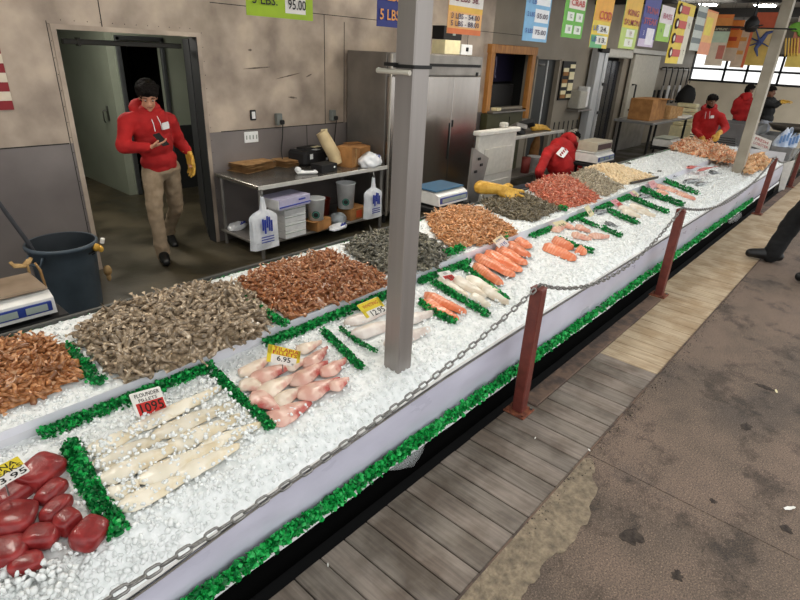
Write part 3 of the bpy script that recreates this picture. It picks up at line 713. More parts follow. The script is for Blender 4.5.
def cup(name, px, z, r, h_, m, label, cat, lip=True, logo=None):
    p = onz(*px, z); t = thing(name, label, cat, p); q = MB(); q.lathe([(0, .003), (r * .82, .003), (r, h_), (r * 1.06, h_ + .004), (r * 1.06, h_ + .014), (r * .95, h_ + .014), (r * .76, .012), (0, .012)], p, 24); q.build('body', m, t)
    if logo:
        d = (Vector((0, 0, 0)) - Vector((p.x, p.y, 0))).normalized(); s_ = Vector((-d.y, d.x, 0)); c0 = p + d * (r * .90 + .003) + Vector((0, 0, h_ * .32)); q = MB(); R = frame(d)
        q.lathe([(0, .002), (.045, .001), (.045, -.006)], c0, 16, R=Matrix((s_, Vector((0, 0, 1)), d)).transposed()); q.build('round_logo', M_black, t)
        q = MB(); q.lathe([(.030, .003), (.038, .003)], c0, 16, R=Matrix((s_, Vector((0, 0, 1)), d)).transposed()); q.build('logo_ring', plain('logo_teal', '#4b8b7c'), t)
    return t
cup('cup', (353, 165), TZ, .035, .10, M_crm, 'small cream cup on the steel table beside the white bag', 'cup')
M_can = plain('can_red', '#a5392f', rough=.35)
cup('can', (359, 162), TZ, .032, .12, M_can, 'small red and white can behind the white plastic bag', 'can')
cup('can', (367, 160), TZ, .034, .12, plain('can_grey', '#6a6a78', rough=.35), 'small grey can behind the white plastic bag', 'can')
def softbag(px, z, d, rz, label, seed=0, name='plastic_bag', m=None, print_=True):
    p = onz(*px, z); t = thing(name, label, 'bag', p); V, F = ico(4); vs = []; R = rotm(0, 0, rz)
    for v in V:
        k = 1 + .22 * nz(v.x * 1.8 + seed, v.y * 1.8, v.z * 1.8) + .08 * nz(v.x * 6, v.y * 6 + seed, v.z * 6)
        q = Vector((v.x * d[0] / 2 * k, v.y * d[1] / 2 * k, max(-.45, v.z) * d[2] / 2 * k)); vs.append(p + R @ q + Vector((0, 0, d[2] * .24)))
    q = MB(); q.add(vs, F, 0, True); q.build('bag_body', m or M_bag, t)
    if print_:
        q = MB(); 
        for i in range(5): q.box(p + R @ Vector((.02 + i * .022 - .04, -d[1] * .36, d[2] * (.45 + .08 * math.sin(i * 2)))), (.016, .010, .05 + .02 * (i % 2)), R)
        q.build('print', M_blue, t)
    return t
softbag((370, 166), TZ, (.36, .24, .22), .2, 'white plastic bag with blue print at the right end of the steel table', 1)
# things on the undershelf
SZ = .17
for i in range(4): pbox('foam_box', (288, 234), (.30, .28, .085), .05, M_foam, 'white foam box, %s of the stack on the undershelf' % ('bottom one', 'second from the bottom', 'third from the bottom', 'upper one under the lavender box')[i], 'box', z=SZ + i * .088 if i == 0 else SZ, group='foam boxes on the undershelf', parts=[('lid_line', (0, -.142, .06), (.30, .006, .006), M_lcd)]).location.z += i * .088
t = pbox('lavender_box', (287, 236), (.46, .30, .11), .12, M_lav, 'lavender and white long box lying tilted on the foam boxes', 'box', z=SZ, parts=[('blue_stripe', (0, -.152, .03), (.46, .006, .012), M_blue), ('end_wall', (-.235, 0, .055), (.008, .29, .10), M_foam), ('print', (.10, -.153, .075), (.10, .006, .016), M_blue)])
t.location.z += .358
pbox('cardboard_box', (318, 228), (.26, .20, .12), .2, M_card, 'brown cardboard box under the left white bucket', 'box', z=SZ, parts=[('flap', (-.15, .0, .12), (.08, .19, .006), M_card)])
t = cup('bucket', (317, 231), SZ, .105, .24, M_foam, 'left white bucket with a round dark logo on the undershelf', 'bucket', logo=1); t.location += Vector((.03, .05, .124))
pbox('cardboard_box', (352, 217), (.30, .24, .14), .05, M_card, 'brown cardboard box with an orange label under the taller bucket', 'box', z=SZ, parts=[('orange_label', (.0, -.122, .07), (.10, .006, .09), plain('label_orange', '#c4502a'))])
t = cup('bucket', (349, 220), SZ, .115, .30, M_foam, 'taller white bucket with a round dark logo on a brown box', 'bucket', logo=1); t.location += Vector((0.0, .06, .144))
t = cup('tub', (332, 219), SZ, .09, .20, plain('tub_red', '#8a3322', rough=.45), 'dark red tub between the two white buckets', 'tub'); t.location += Vector((.05, .22, 0))
softbag((338, 222), SZ, (.24, .2, .16), .6, 'crumpled clear grey plastic between the two buckets', 7, m=plain('grey_film', '#8f979c', rough=.3), print_=False)
softbag((338, 228), SZ, (.30, .16, .07), .3, 'flat white bag with blue print on the undershelf front', 9)
softbag((237, 228), SZ, (.30, .18, .09), .5, 'white bag with blue print lying at the left end of the undershelf', 11)
# bundles of carrier bags hung from the table's front edge
def bundle(px_top, w_, h_, label, rot=0.0):
    p = ony(*px_top, 4.60); t = thing('carrier_bag_bundle', label, 'bags', p, 'carrier bags hung on the table edge')
    q = MB(); q.tube([p + Vector((0, .05, -.02)), p + Vector((0, -.01, .0)), p + Vector((0, -.02, -.05)), p + Vector((0, .0, -.075))], .008, 8); q.build('hook', M_steel, t)
    for k in range(3):
        q = MB(); off = Vector((.008 * (k - 1), -.012 * k, -.004 * k)); top = p + off + Vector((0, 0, -.06))
        def fn(u, v, s_=1, k=k, top=top):
            yy = v; wd = w_ * (.10 + .12 * min(1, yy / .25) if yy < .25 else (.22 + .78 * min(1, ((yy - .25) / .12)) ** .6))
            x = (u - .5) * wd + .02 * (yy - .5) * (k - 1)
            return top + rotm(0, rot, 0) @ Vector((x, s_ * .012 * math.sin(PI * u) * min(1, v * 2) + .012 * nz(u * 3, v * 4, k), -yy * h_))
        q.grid(14, 20, lambda u, v: fn(u, v, -1)); q.grid(14, 20, lambda u, v: fn(u, v, 1)); q.build('bag', M_bag, t)
    q = MB(); b0 = top + Vector((0, -.034, 0)); R = rotm(0, rot, 0)
    for i in range(5): q.box(b0 + R @ Vector((-.05 + .026 * i, -.004, -h_ * (.50 + .05 * math.sin(i * 2.1)))), (.020, .004, h_ * (.22 + .05 * (i % 2))), R)
    for i in range(3): q.box(b0 + R @ Vector((0.0, -.004, -h_ * (.74 + .05 * i))), (w_ * .5, .004, .010), R)
    q.build('print', M_blue, t)
    return t
bundle((261, 190), .31, .55, 'left bundle of white carrier bags with blue print hung on the table')
bundle((373, 172), .27, .50, 'right bundle of white carrier bags with blue print hung on the table')
# ---- refrigerator
FX0, FX1, FY0, FY1, FZ = 5.13, 7.06, 4.72, 5.46, 2.09
t = thing('refrigerator', 'large stainless steel three door refrigerator against the back wall', 'refrigerator', ((FX0 + FX1) / 2, 5.1, 0))
b = MB(); b.box(((FX0 + FX1) / 2, (FY0 + FY1) / 2 + .03, (FZ + .12) / 2), (FX1 - FX0, FY1 - FY0 - .06, FZ - .12), b=.006); b.build('cabinet', mat('fridge_side', '#6f6b66', '#827d77', scale=3, rough=.35, metal=.6), t)
M_door = mat('fridge_door', '#a09a95', '#aaa49e', stretch=(3, 3, .3), scale=2, rough=.22, metal=.95)
wd = (FX1 - FX0) / 3
for i in range(3):
    x = FX0 + wd * (i + .5); b = MB(); b.box((x, FY0 + .02, 1.0), (wd - .008, .05, 1.66), b=.008); d = b.build('door', M_door, t)
    b = MB(); hx = x - wd / 2 + .03 if i != 1 else x + wd / 2 - .03; b.box((hx, FY0 - .010, 1.22 if i == 2 else .98), (.028 if i == 2 else .012, .016, .09 if i == 2 else .5), b=.004); b.build('handle', M_seam, d)
b = MB(); b.box(((FX0 + FX1) / 2, FY0 + .02, 1.963), (FX1 - FX0, .05, .25), b=.008); b.build('top_panel', M_ssd, t)
b = MB(); b.box(((FX0 + FX1) / 2, FY0 - .008, 1.965), (FX1 - FX0 - .1, .010, .035)); b.build('vent_slot', M_black, t)
b = MB(); b.box((FX1 - .12, FY0 - .008, 1.86), (.05, .010, .05)); b.build('badge', M_black, t)
b = MB(); b.box((FX0 + .012, FY0 - .006, 1.1), (.022, .03, 1.95), b=.004); b.build('edge_strip', plain('strip_light', '#b0aaa0', rough=.3, metal=.6), t)
for sx in (0, 1):
    for sy in (0, 1): b = MB(); b.tube([(FX0 + .08 + sx * (FX1 - FX0 - .16), FY0 + .1 + sy * .5, 0), (FX0 + .08 + sx * (FX1 - FX0 - .16), FY0 + .1 + sy * .5, .12)], .03, 8); b.build('leg', M_vdark, t)
p = ony(455, 54, 4.85); pbox('white_box', (0, 0), (.34, .22, .17), 0, M_crm, 'cream and white box standing on top of the refrigerator', 'box').location = (6.42, 4.9, FZ + .01)
t = pbox('white_device', (0, 0), (.26, .2, .13), 0, M_foam, 'white device with a dark knob on top of the refrigerator', 'device', parts=[('knob', (.0, -.105, .07), (.05, .012, .05), M_black)]); t.location = (6.74, 4.88, FZ + .01)
t = pbox('black_device', (0, 0), (.40, .2, .16), 0, M_black, 'black device stacked on the cream box above the refrigerator', 'device', parts=[('lens', (.02, -.102, .08), (.06, .01, .06), M_lcd)]); t.location = (6.45, 4.92, FZ + .186)
# ---- wooden framed hatch in the back wall
t = thing('wooden_frame', 'orange wooden frame round a dark hatch in the back wall', 'frame', (9.1, 5.48, 1.2))
b = MB()
for x in (8.42, 9.80): q = MB(); q.box((x, 5.47, 1.73), (.13, .10, 1.06), b=.008); q.build('stile', M_wood, t)
q = MB(); q.box((9.11, 5.465, 2.22), (1.55, .11, .134), b=.008); q.build('head', M_wood, t)
q = MB(); q.box((9.80, 5.46, 1.15), (.13, .09, .20), b=.008); q.build('lower_end', M_wood, t)
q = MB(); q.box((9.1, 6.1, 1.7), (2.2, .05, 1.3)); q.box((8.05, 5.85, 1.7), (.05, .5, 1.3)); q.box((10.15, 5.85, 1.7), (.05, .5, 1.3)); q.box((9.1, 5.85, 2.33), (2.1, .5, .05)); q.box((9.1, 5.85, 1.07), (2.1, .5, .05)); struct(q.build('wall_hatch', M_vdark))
t = thing('screen', 'dim purple screen with a white mark inside the hatch', 'screen', (9.55, 6.0, 1.6))
q = MB(); q.box((9.62, 6.03, 1.95), (.95, .04, .56), b=.01); q.build('casing', plain('screen_purple', '#2c2840', rough=.3), t)
q = MB(); q.tube([(9.30, 6.0, 1.78), (9.36, 6.0, 2.02), (9.42, 6.0, 2.10), (9.44, 6.0, 1.98), (9.42, 6.0, 1.80), (9.46, 6.0, 1.74)], .014, 6); q.build('mark', plain('mark_lilac', '#9a94b4'), t)
q = MB(); q.box((9.55, 5.95, 1.38), (.9, .1, .50), b=.01); tag(q.build('steel_sheet', plain('panel_grey', '#3d3c3c', rough=.5)), 'dark grey panel below the purple screen inside the hatch', 'panel')
q = MB(); q.box((8.95, 5.40, 1.22), (1.1, .22, .03), b=.004); tag(q.build('hatch_shelf', M_ssd), 'narrow steel shelf under the wooden hatch', 'shelf')
pbox('box', (0, 0), (.16, .12, .05), .1, M_crm, 'small cream box on the shelf under the hatch', 'box').location = (8.62, 5.38, 1.24)
M_olive = mat('olive_panel', '#3d3c26', '#4d4b31', scale=3, rough=.5)
t = thing('olive_cabinet', 'dark olive cabinet under the wooden hatch', 'cabinet', (8.95, 5.42, 0)); q = MB(); q.box((8.92, 5.42, .60), (1.2, .14, 1.19), b=.006); q.build('body', M_olive, t)
q = MB(); q.box((9.05, 5.345, .62), (.012, .008, 1.0)); q.build('door_gap', M_seam, t)
# ---- dark door, racks, doorway
q = MB(); q.box((10.5, 5.60, 1.05), (.9, .05, 2.1)); struct(q.build('door_1', plain('door_dark', '#2e302f', rough=.5)))
q = MB(); q.box((10.62, 5.565, 1.05), (.022, .02, 2.05)); struct(q.build('trim_16', M_foam))
q = MB()
for x in (10.03, 10.97): q.box((x, 5.49, 1.06), (.05, .03, 2.12))
q.box((10.5, 5.49, 2.12), (1.0, .03, .05)); struct(q.build('trim_17', M_wall3))
q = MB(); q.tube([(10.25, 5.56, 2.0), (10.25, 5.52, 2.0), (10.4, 5.52, 2.0)], .02, 8); tag(q.build('door_closer', M_ssd), 'small metal door closer at the top of the dark door', 'door closer')
t = thing('card_rack', 'black wall rack holding cream time cards', 'rack', ony(568, 80, WY))
A, B = ony(564, 61, WY), ony(561, 100, WY); q = MB(); q.box((A.x + .22, WY - .02, (A.z + B.z) / 2), (.56, .03, A.z - B.z)); q.build('backing', M_black, t)
n_ = 9
for i in range(n_):
    for s_ in (0, 1):
        if (i + s_) % 3 == 2: continue
        q = MB(); q.box((A.x + .08 + s_ * .28, WY - .045, B.z + .08 + i * (A.z - B.z - .1) / n_), (.22, .012, .075)); q.build('card', M_crm if s_ or i % 2 else M_card, t)
p = ony(573, 99, WY); t = thing('paper_dispenser', 'white wall dispenser beside the time card rack', 'dispenser', p)
q = MB(); q.box((p.x - .05, WY - .128, p.z), (.36, .26, .36), b=.02); q.build('body', plain('dispenser_grey', '#a9a69c', rough=.4), t); q = MB(); q.box((p.x + .22, WY - .12, p.z + .05), (.14, .22, .42), b=.015); q.build('side_pocket', M_foam, t)
q = MB(); q.box((p.x + .05, WY - .15, p.z - .21), (.7, .28, .03)); q.build('tray', M_ssd, t)
q = MB()
for i in range(9): q.box((11.1 + i * .22, 5.465, .45), (.012, .02, .9))
struct(q.build('trim_18', M_beamd))
M_alu = mat('aluminium_frame', '#b2b4b6', '#c4c6c8', stretch=(3, 3, .3), scale=3, rough=.35, metal=.3)
t = thing('aluminium_post', 'wide aluminium door track standing beside the dark strip doorway', 'post', (12.55, 5.36, 0))
q = MB(); q.box((12.55, 5.36, 1.18), (.50, .18, 2.36), b=.01); q.build('track', M_alu, t); q = MB(); q.box((12.62, 5.26, 1.18), (.10, .03, 2.3), b=.006); q.build('rail', plain('rail_pale', '#b4b6b8', rough=.3, metal=.6), t)
for z in (1.05, 1.65): q = MB(); q.box((12.72, 5.24, z), (.14, .05, .06), b=.01); q.build('bracket', M_beamd, t)
q = MB(); q.box((12.5, 5.28, 2.33), (.40, .12, .10), b=.01); q.build('motor', M_black, t)
q = MB(); q.box((13.62, 5.8, 1.3), (2.4, .05, 2.6)); struct(q.build('doorway_shade_sheet', M_vdark))  # dark sheet standing for the unlit depth of the doorway, not a door leaf
t = thing('strip_curtain', 'dark strip curtain hanging in the wide doorway', 'curtain', (13.6, 5.62, 0))
for i in range(9): q = MB(); q.box((13.02 + i * .15, 5.58 + .012 * (i % 2), 1.08), (.16, .008, 2.1)); q.build('strip', plain('strip_dark', '#2a2c33', rough=.25), t)
q = MB(); q.box((13.62, 5.42, 2.29), (1.5, .20, .18), b=.02); tag(q.build('roller_housing', plain('housing_white', '#c1bfb6', rough=.4)), 'pale roller housing above the dark strip doorway', 'housing')
t = thing('sliding_door', 'large pale sliding panel with a bent bar handle beyond the strip doorway', 'door', (15.55, 5.36, 0))
q = MB(); q.box((15.55, 5.40, 1.57), (1.85, .10, 1.48), b=.01); q.build('panel', plain('panel_pale', '#b9b4a6', rough=.45), t)
q = MB(); q.box((15.55, 5.39, .82), (1.87, .12, .03)); q.build('bottom_rail', M_foam, t)
q = MB(); q.tube([(14.72, 5.32, 1.62), (14.86, 5.28, 1.62), (14.88, 5.28, 1.05), (14.78, 5.32, 1.02)], .022, 8); q.build('handle', M_beamd, t)
q = MB(); q.box((15.5, 5.42, .40), (2.0, .06, .80)); struct(q.build('trim_19', M_ssd))
q = MB(); q.box((15.6, 5.38, 2.38), (2.6, .12, .10)); tag(q.build('door_track', plain('track_pale', '#c4c2ba', rough=.4)), 'pale horizontal track above the sliding panel', 'track')
# ---- white cabinet and second work table
t = thing('white_cabinet', 'white plastic cabinet with a capped top in front of the refrigerator', 'cabinet', (6.52, 4.25, 0))
M_wcab = plain('cabinet_white', '#cfcbc2', rough=.4)
q = MB(); q.box((6.59, 4.05, .58), (.94, .06, 1.16), b=.01); q.build('body', M_wcab, t); q = MB(); q.box((6.60, 4.05, 1.185), (1.02, .12, .06), b=.012); q.build('top_cap', plain('cap_white', '#dcd9d1', rough=.4), t)
for z in (.35, .80): q = MB(); q.box((6.62, 4.015, z), (.70, .012, .36), b=.006); q.build('inset_panel', plain('inset_white', '#c6c2b8', rough=.4), t)
q = MB(); q.box((6.80, 4.09, 1.25), (.10, .10, .07), b=.015); tag(q.build('small_clamp', M_wcab), 'small white clamp standing on the white cabinet', 'clamp')
t = thing('side_table', 'steel rail table with gear beyond the white cabinet', 'table', (7.9, 4.4, 0))
a, b2 = ony(506, 144, 4.1), ony(556, 134, 4.1)
q = MB(); q.box((8.42, 4.62, .965), (1.75, .44, .03)); q.build('tabletop', M_ssd, t); q = MB(); q.box((8.42, 4.39, .972), (1.78, .03, .05), b=.006); q.build('front_edge', plain('edge_pale', '#d0cec8', rough=.3, metal=.2), t)
q = MB(); q.box((8.42, 4.62, .32), (1.7, .40, .03)); q.build('shelf', M_ssd, t)
for x in (7.60, 9.2):
    for y in (4.44, 4.80): q = MB(); q.tube([(x, y, 0), (x, y, .95)], .022, 8); q.build('leg', M_ssd, t)
for i in range(3): q = MB(); q.box((8.06 + .15 * i, 4.60 + .06 * (i % 2), 1.02 + .05 * i), (.24, .2, .08), rotm(.2 * i, .3, i), b=.01); tag(q.build('black_tool', M_black if i != 1 else M_ssd), ['black tool at the left end of the side table', 'steel tool leaning on the black tools of the side table', 'topmost black tool on the side table'][i], 'tool')
q = MB(); q.tube([(8.90, 4.70, .36), (8.91, 4.68, .72), (8.94, 4.67, .90)], [.09, .08, .03], 10); tag(q.build('wood_scoop', M_card), 'brown paper wrapped bundle on the shelf of the side table', 'bundle')
t = cup('bucket', (0, 0), .33, .11, .24, M_foam, 'white bucket on the shelf of the side table', 'bucket'); t.location = (8.62, 4.52, .336)
q = MB(); q.lathe([(0, 0), (.07, 0), (.075, .26), (0, .26)], (8.36, 4.52, .336), 14); tag(q.build('red_jar', plain('jar_red', '#8b3a34')), 'red jar beside the white bucket on the shelf', 'jar')
# ---- weighing scales on stands
def scale(c, yaw, w_, d, h_, platm, label, stand=True, lcd=3, extra=None, zs=.70):
    c = Vector(c); R = rotm(0, 0, yaw); t = thing('weighing_scale', label, 'scale', c)
    q = MB(); pr = [(-d / 2, 0), (d / 2, 0), (d / 2, h_ * .8), (-d * .30, h_ * .8), (-d / 2 + .015, h_ * .62)]
    q.prism([c + R @ Vector((-w_ / 2, y, z)) for y, z in pr], R @ Vector((w_, 0, 0))); q.build('housing', M_scale, t)
    q = MB(); q.box(c + R @ Vector((0, .03, h_ * .92)), (w_ * .98, d * .86, h_ * .10), R, b=.006); q.build('platter', platm, t)
    q = MB(); q.box(c + R @ Vector((0, -d / 2 + .002, h_ * .34)), (w_ * .92, .012, h_ * .40), R, b=.002); q.build('display_panel', M_navy, t)
    for i in range(lcd): q = MB(); q.box(c + R @ Vector((-w_ * .30 + i * w_ * .6 / max(1, lcd - 1), -d / 2 - .005, h_ * .34)), (w_ * .22, .006, h_ * .26), R); q.build('display', M_lcd, t)
    for sx in (-1, 1):
        for sy in (-1, 1): q = MB(); q.lathe([(0, -.02), (.018, -.02), (.018, 0), (0, 0)], c + R @ Vector((sx * w_ * .4, sy * d * .4, 0)), 10); q.build('foot', M_black, t)
    if stand:
        s_ = thing('scale_stand', 'black stand under ' + label, 'stand', (c.x, c.y, 0)); z0 = c.z - .021
        q = MB(); q.box((c.x, c.y, z0 - .02), (w_ + .10, d + .02, .04), R, b=.005); q.build('top', M_black, s_)
        for sx in (-1, 1):
            for sy in (-1, 1): q = MB(); e = c + R @ Vector((sx * w_ * .45, sy * d * .4, 0)); q.tube([(e.x, e.y, 0), (e.x, e.y, z0 - .04)], .02, 8); q.build('leg', M_vdark, s_)
    return t
M_plat = mat('worn_platter', '#6b5a46', '#857461', scale=6, rough=.5)
M_platb = plain('blue_platter', '#2f5a78', rough=.35)
scale((.55, 3.27, .735), .0, .46, .34, .135, M_plat, 'white weighing scale with a brown platter at the left edge')
scale((4.22, 3.16, .80), .0, .46, .34, .14, M_platb, 'white weighing scale with a blue platter right of the grey column', lcd=4)
scale((8.30, 3.34, .74), .0, .62, .36, .15, M_scale, 'white weighing scale carrying an open box, beyond the bending worker')
t = pbox('open_box', (0, 0), (.55, .30, .13), 0, plain('box_pale', '#b0a794', rough=.6), 'pale open box standing on the scale beyond the bending worker', 'box', parts=[('rim', (0, -.152, .06), (.5, .008, .08), plain('box_maroon', '#3a1c1a'))]); t.location = (8.30, 3.37, .742 + .15)
scale((11.35, 3.22, .72), .0, .60, .36, .15, plain('platter_green', '#8b9080', rough=.5), 'grey green weighing scale before the far worker')
t = thing('leaning_panel', 'grey metal panel leaning behind the blue scale', 'panel', (4.9, 3.35, 0))
a = [ony(*p, 3.36) for p in ((474, 148), (489, 158), (478, 196), (468, 196))]
q = MB(); q.prism([Vector((a[3].x, 3.36, .55)), Vector((a[2].x, 3.36, .55)), a[1], a[0]], (0, .03, 0)); q.build('sheet', M_ssd, t)
for u, v in ((.3, .55), (.6, .75), (.4, .85)): q = MB(); e = a[3].lerp(a[2], u).lerp(a[0].lerp(a[1], u), v); q.box((e.x, 3.352, e.z), (.05, .012, .03), b=.004); q.build('bracket', M_black, t)
for x in (a[3].x + .02, a[2].x - .02): q = MB(); q.box((x, 3.375, .275), (.03, .03, .55)); q.build('leg', M_ssd, t)
# ---- far end: bins, trays, boxes
def openbin(c, d, label, m, yaw=0.0, tilt=0.0, name='steel_bin'):
    c = Vector(c); R = rotm(tilt, 0, yaw); t = thing(name, label, 'bin', c); w_, l, h_ = d; th = .02
    q = MB(); q.box(c + R @ Vector((0, 0, th / 2)), (w_, l, th), R); q.build('bottom', m, t)
    for s_ in (-1, 1):
        q = MB(); q.box(c + R @ Vector((s_ * (w_ / 2 - th / 2), 0, h_ / 2)), (th, l, h_), R); q.build('side', m, t)
        q = MB(); q.box(c + R @ Vector((0, s_ * (l / 2 - th / 2), h_ / 2)), (w_ - 2 * th, th, h_), R); q.build('end', m, t)
    return t
M_bin = mat('bin_steel', '#7b7c7c', '#919292', scale=3, rough=.35, metal=.5)
t = thing('far_table', 'steel table carrying bins beyond the end of the counter', 'table', (14.0, 2.3, 0)); q = MB(); q.box((14.15, 2.35, .50), (2.6, 1.7, .05), b=.006); q.build('tabletop', M_bin, t)
for x in (13.0, 15.3):
    for y in (1.6, 3.1): q = MB(); q.tube([(x, y, 0), (x, y, .475)], .03, 8); q.build('leg', M_bin, t)
openbin((13.6, 2.55, .53), (.9, .9, .55), 'tall grey steel bin on the far table left of the beige column', M_bin)
openbin((13.75, 1.80, .53), (1.0, .55, .40), 'wide grey steel bin on the far table right of the beige column', M_bin)
for i in range(4): q = MB(); q.box((12.10 + .05 * i, 2.62 + .02 * i, .775 + .035 * i), (.20, .80, .022), rotm(0, .08, .1), b=.006); tag(q.build('black_tray', plain('tray_black', '#2c2e2c', rough=.4)), 'dark tray, ' + ('bottom one', 'second', 'third', 'top one')[i] + ' of the stack in front of the far worker', 'tray', 'dark trays in front of the far worker')
q = MB(); q.lathe([(0, 0), (.30, .0), (.42, .10), (.44, .10), (.32, -.02), (0, -.02)], (14.4, 1.72, .98), 28); tag(q.build('oval_dish', plain('dish_dark', '#4d4740', rough=.4, metal=.4)), 'dark wide shallow dish above the far steel bins', 'dish')
q = MB(); q.box((14.4, 1.72, .745), (.3, .3, .43)); tag(q.build('dish_support', M_bin), 'grey block under the dark wide dish', 'stand')
t = thing('placard', 'white placard with red lettering among the far bins', 'sign', (12.95, 1.8, .5)); A = [onx(*p, 12.9) for p in ((754, 134), (772, 141), (768, 152), (751, 146))]
q = MB(); q.prism(A, (.02, 0, 0)); q.build('board', M_white, t); q = MB(); q.tube([(12.93, A[3].y * .5 + A[2].y * .5, A[2].z + .05), (12.93, A[3].y * .5 + A[2].y * .5, .525)], .015, 6); q.build('stake', M_bin, t)
X_ = A[1] - A[0]; Y_ = A[0] - A[3]; O_ = sum(A, Vector()) / 4; q = MB(); q.merge(text_mb('FRESH', Y_.length * .34, O_ + Y_ * .2 + Vector((-.004, 0, 0)), X_, Y_, 0, .002, X_.length * .7)); q.merge(text_mb('LOBSTER', Y_.length * .3, O_ - Y_ * .15 + Vector((-.004, 0, 0)), X_, Y_, 0, .002, X_.length * .8)); q.build('lettering', M_inkr, t)
def sack(c, h_, r, label, m, seed):
    c = Vector(c); t = thing('plastic_bag', label, 'bag', c); q = MB()
    def fn(u, v):
        a_ = 2 * PI * u; k = r * (1.0 - .55 * v ** 2) * (1 + .30 * math.cos(a_ * 3 + seed + v * 2) * v + .14 * nz(math.cos(a_) * 2.2, math.sin(a_) * 2.2, v * 3 + seed))
        return c + Vector((math.cos(a_) * k + .10 * h_ * v * v, math.sin(a_) * k * 1.1 - .22 * h_ * v * v, h_ * v * (1 + .22 * math.cos(a_ * 2 + seed))))
    q.grid(28, 14, fn); q.build('bag_body', m, t)
    q = MB(); p = fn(.55, .45) + Vector((-.015, 0, 0))
    for i in range(3): q.box(p + Vector((-.012, .05 - .05 * i, .03 * i)), (.012, .035, .14))
    q.build('print', plain('print_paleblue', '#6f93c4'), t)
M_sack = mat('sack_pale', '#a9bcd8', '#dfe6ee', scale=6, rough=.35, lo=.4, hi=.6)
sack((13.12, 1.66, .765), .30, .12, 'white bag with pale blue print standing among the far bins', M_sack, 1)
sack((13.22, 1.50, .765), .22, .09, 'small white and blue bag at the right edge beyond the bins', M_sack, 4)
q = MB(); q.box((13.15, 1.60, .645), (.36, .36, .236), b=.01); tag(q.build('bag_crate', M_bin), 'grey crate under the bags at the far end', 'crate')
t = thing('white_end_board', 'white board leaning at the far end of the counter beside the third post', 'board', (12.84, 1.42, 0)); q = MB(); q.prism([onx(778, 192, 12.84), onx(784, 190, 12.84), onx(795, 160, 12.84), onx(784, 163, 12.84)], (.02, 0, 0)); q.build('sheet', M_white, t)
t = thing('prep_table', 'steel table carrying brown boxes near the far back wall', 'table', (14.4, 4.5, 0)); q = MB(); q.box((14.6, 4.55, .90), (3.0, .9, .05), b=.006); q.build('tabletop', M_bin, t)
for x in (13.3, 15.9):
    for y in (4.2, 4.9): q = MB(); q.tube([(x, y, 0), (x, y, .875)], .03, 8); q.build('leg', M_vdark, t)
pbox('cardboard_box', (0, 0), (.95, .5, .46), 0, M_card, 'large brown cardboard box on the far steel table', 'box', parts=[('flap', (.2, -.3, .46), (.5, .2, .01), M_card)]).location = (13.85, 4.55, .926)
for i in range(4): pbox('small_carton', (0, 0), (.22, .3, .30 - .02 * i), 0, M_kraft, 'small tan carton, ' + ('first', 'second', 'third', 'last')[i] + ' from the left of the row beside the large box', 'box', group='small cartons on the far table').location = (14.55 + i * .26, 4.35, .926)
pbox('paper_stack', (0, 0), (.8, .5, .04), .1, M_white, 'white sheets lying at the right end of the far steel table', 'paper').location = (15.5, 4.3, .926)
q = MB(); pj = onx(686, 97, 17.2); V, F = ico(3); q.add([pj + Vector((v.x * .16, v.y * .24 * (1 + .2 * nz(v.x * 2, v.y * 2, v.z * 2)), v.z * .30 * (1 + .25 * nz(v.x * 3, v.y, v.z * 3)))) for v in V], F, 0, True); q.tube([pj + Vector((0, 0, .35)), pj + Vector((0, 0, 2.0))], .01, 5); tag(q.build('black_coat', M_blk), 'black coat hanging from the ceiling beyond the brown boxes', 'coat')
q = MB(); pj = onx(686, 114, 17.0)
for i in range(5): q.box(pj + Vector((0, 0, -.25 + i * .12)), (.3, .5, .10), rotm(0, 0, .15 * (i % 2)), b=.02)
q.box(pj + Vector((0, 0, -.3 - (pj.z - .3) / 2)), (.35, .55, pj.z - .31)); tag(q.build('bag_pile', M_crm), 'pile of cream paper sacks under the hanging coat', 'sacks')
# hooks with hanging tools on the far back wall
rk = MB(); A, B = ony(664, 69, 5.44), ony(690, 66, 5.44); rk.tube([(17.0, 5.44, A.z), (19.6, 5.44, A.z)], .025, 6); rk.box((17.1, 5.48, A.z), (.05, .06, .05)); rk.box((19.5, 5.48, A.z), (.05, .06, .05)); tag(rk.build('hook_rail', M_ssd), 'horizontal rail of hooks high on the far back wall', 'rail')
for i in range(5):
    x = 17.2 + i * .52; t = thing('ladle', 'long handled tool, ' + ('leftmost', 'second from left', 'middle one', 'fourth from left', 'rightmost')[i] + ' hanging on the far hook rail', 'tool', (x, 5.40, 1.2), 'tools on the far hook rail')
    q = MB(); q.tube([(x, 5.498, A.z + .03), (x, 5.38, A.z + .05), (x, 5.36, A.z - .05), (x, 5.36, 1.55)], .018, 6); q.build('handle', M_beamd, t)
    q = MB(); q.box((x, 5.36, 1.35), (.14, .05, .45), b=.02); q.build('blade', M_foam if i % 2 else M_ssd, t)
for i in range(6):
    x = 16.9 + i * .45; q = MB(); q.box((x, 5.474, 1.25), (.16, .054, .40), b=.02); tag(q.build('knife_block', M_black), 'black sheath, number ' + ('one', 'two', 'three', 'four', 'five', 'six')[i] + ' from the left in the far wall row', 'sheath', 'black sheaths on the far wall')

c = None

M_g = M_glove
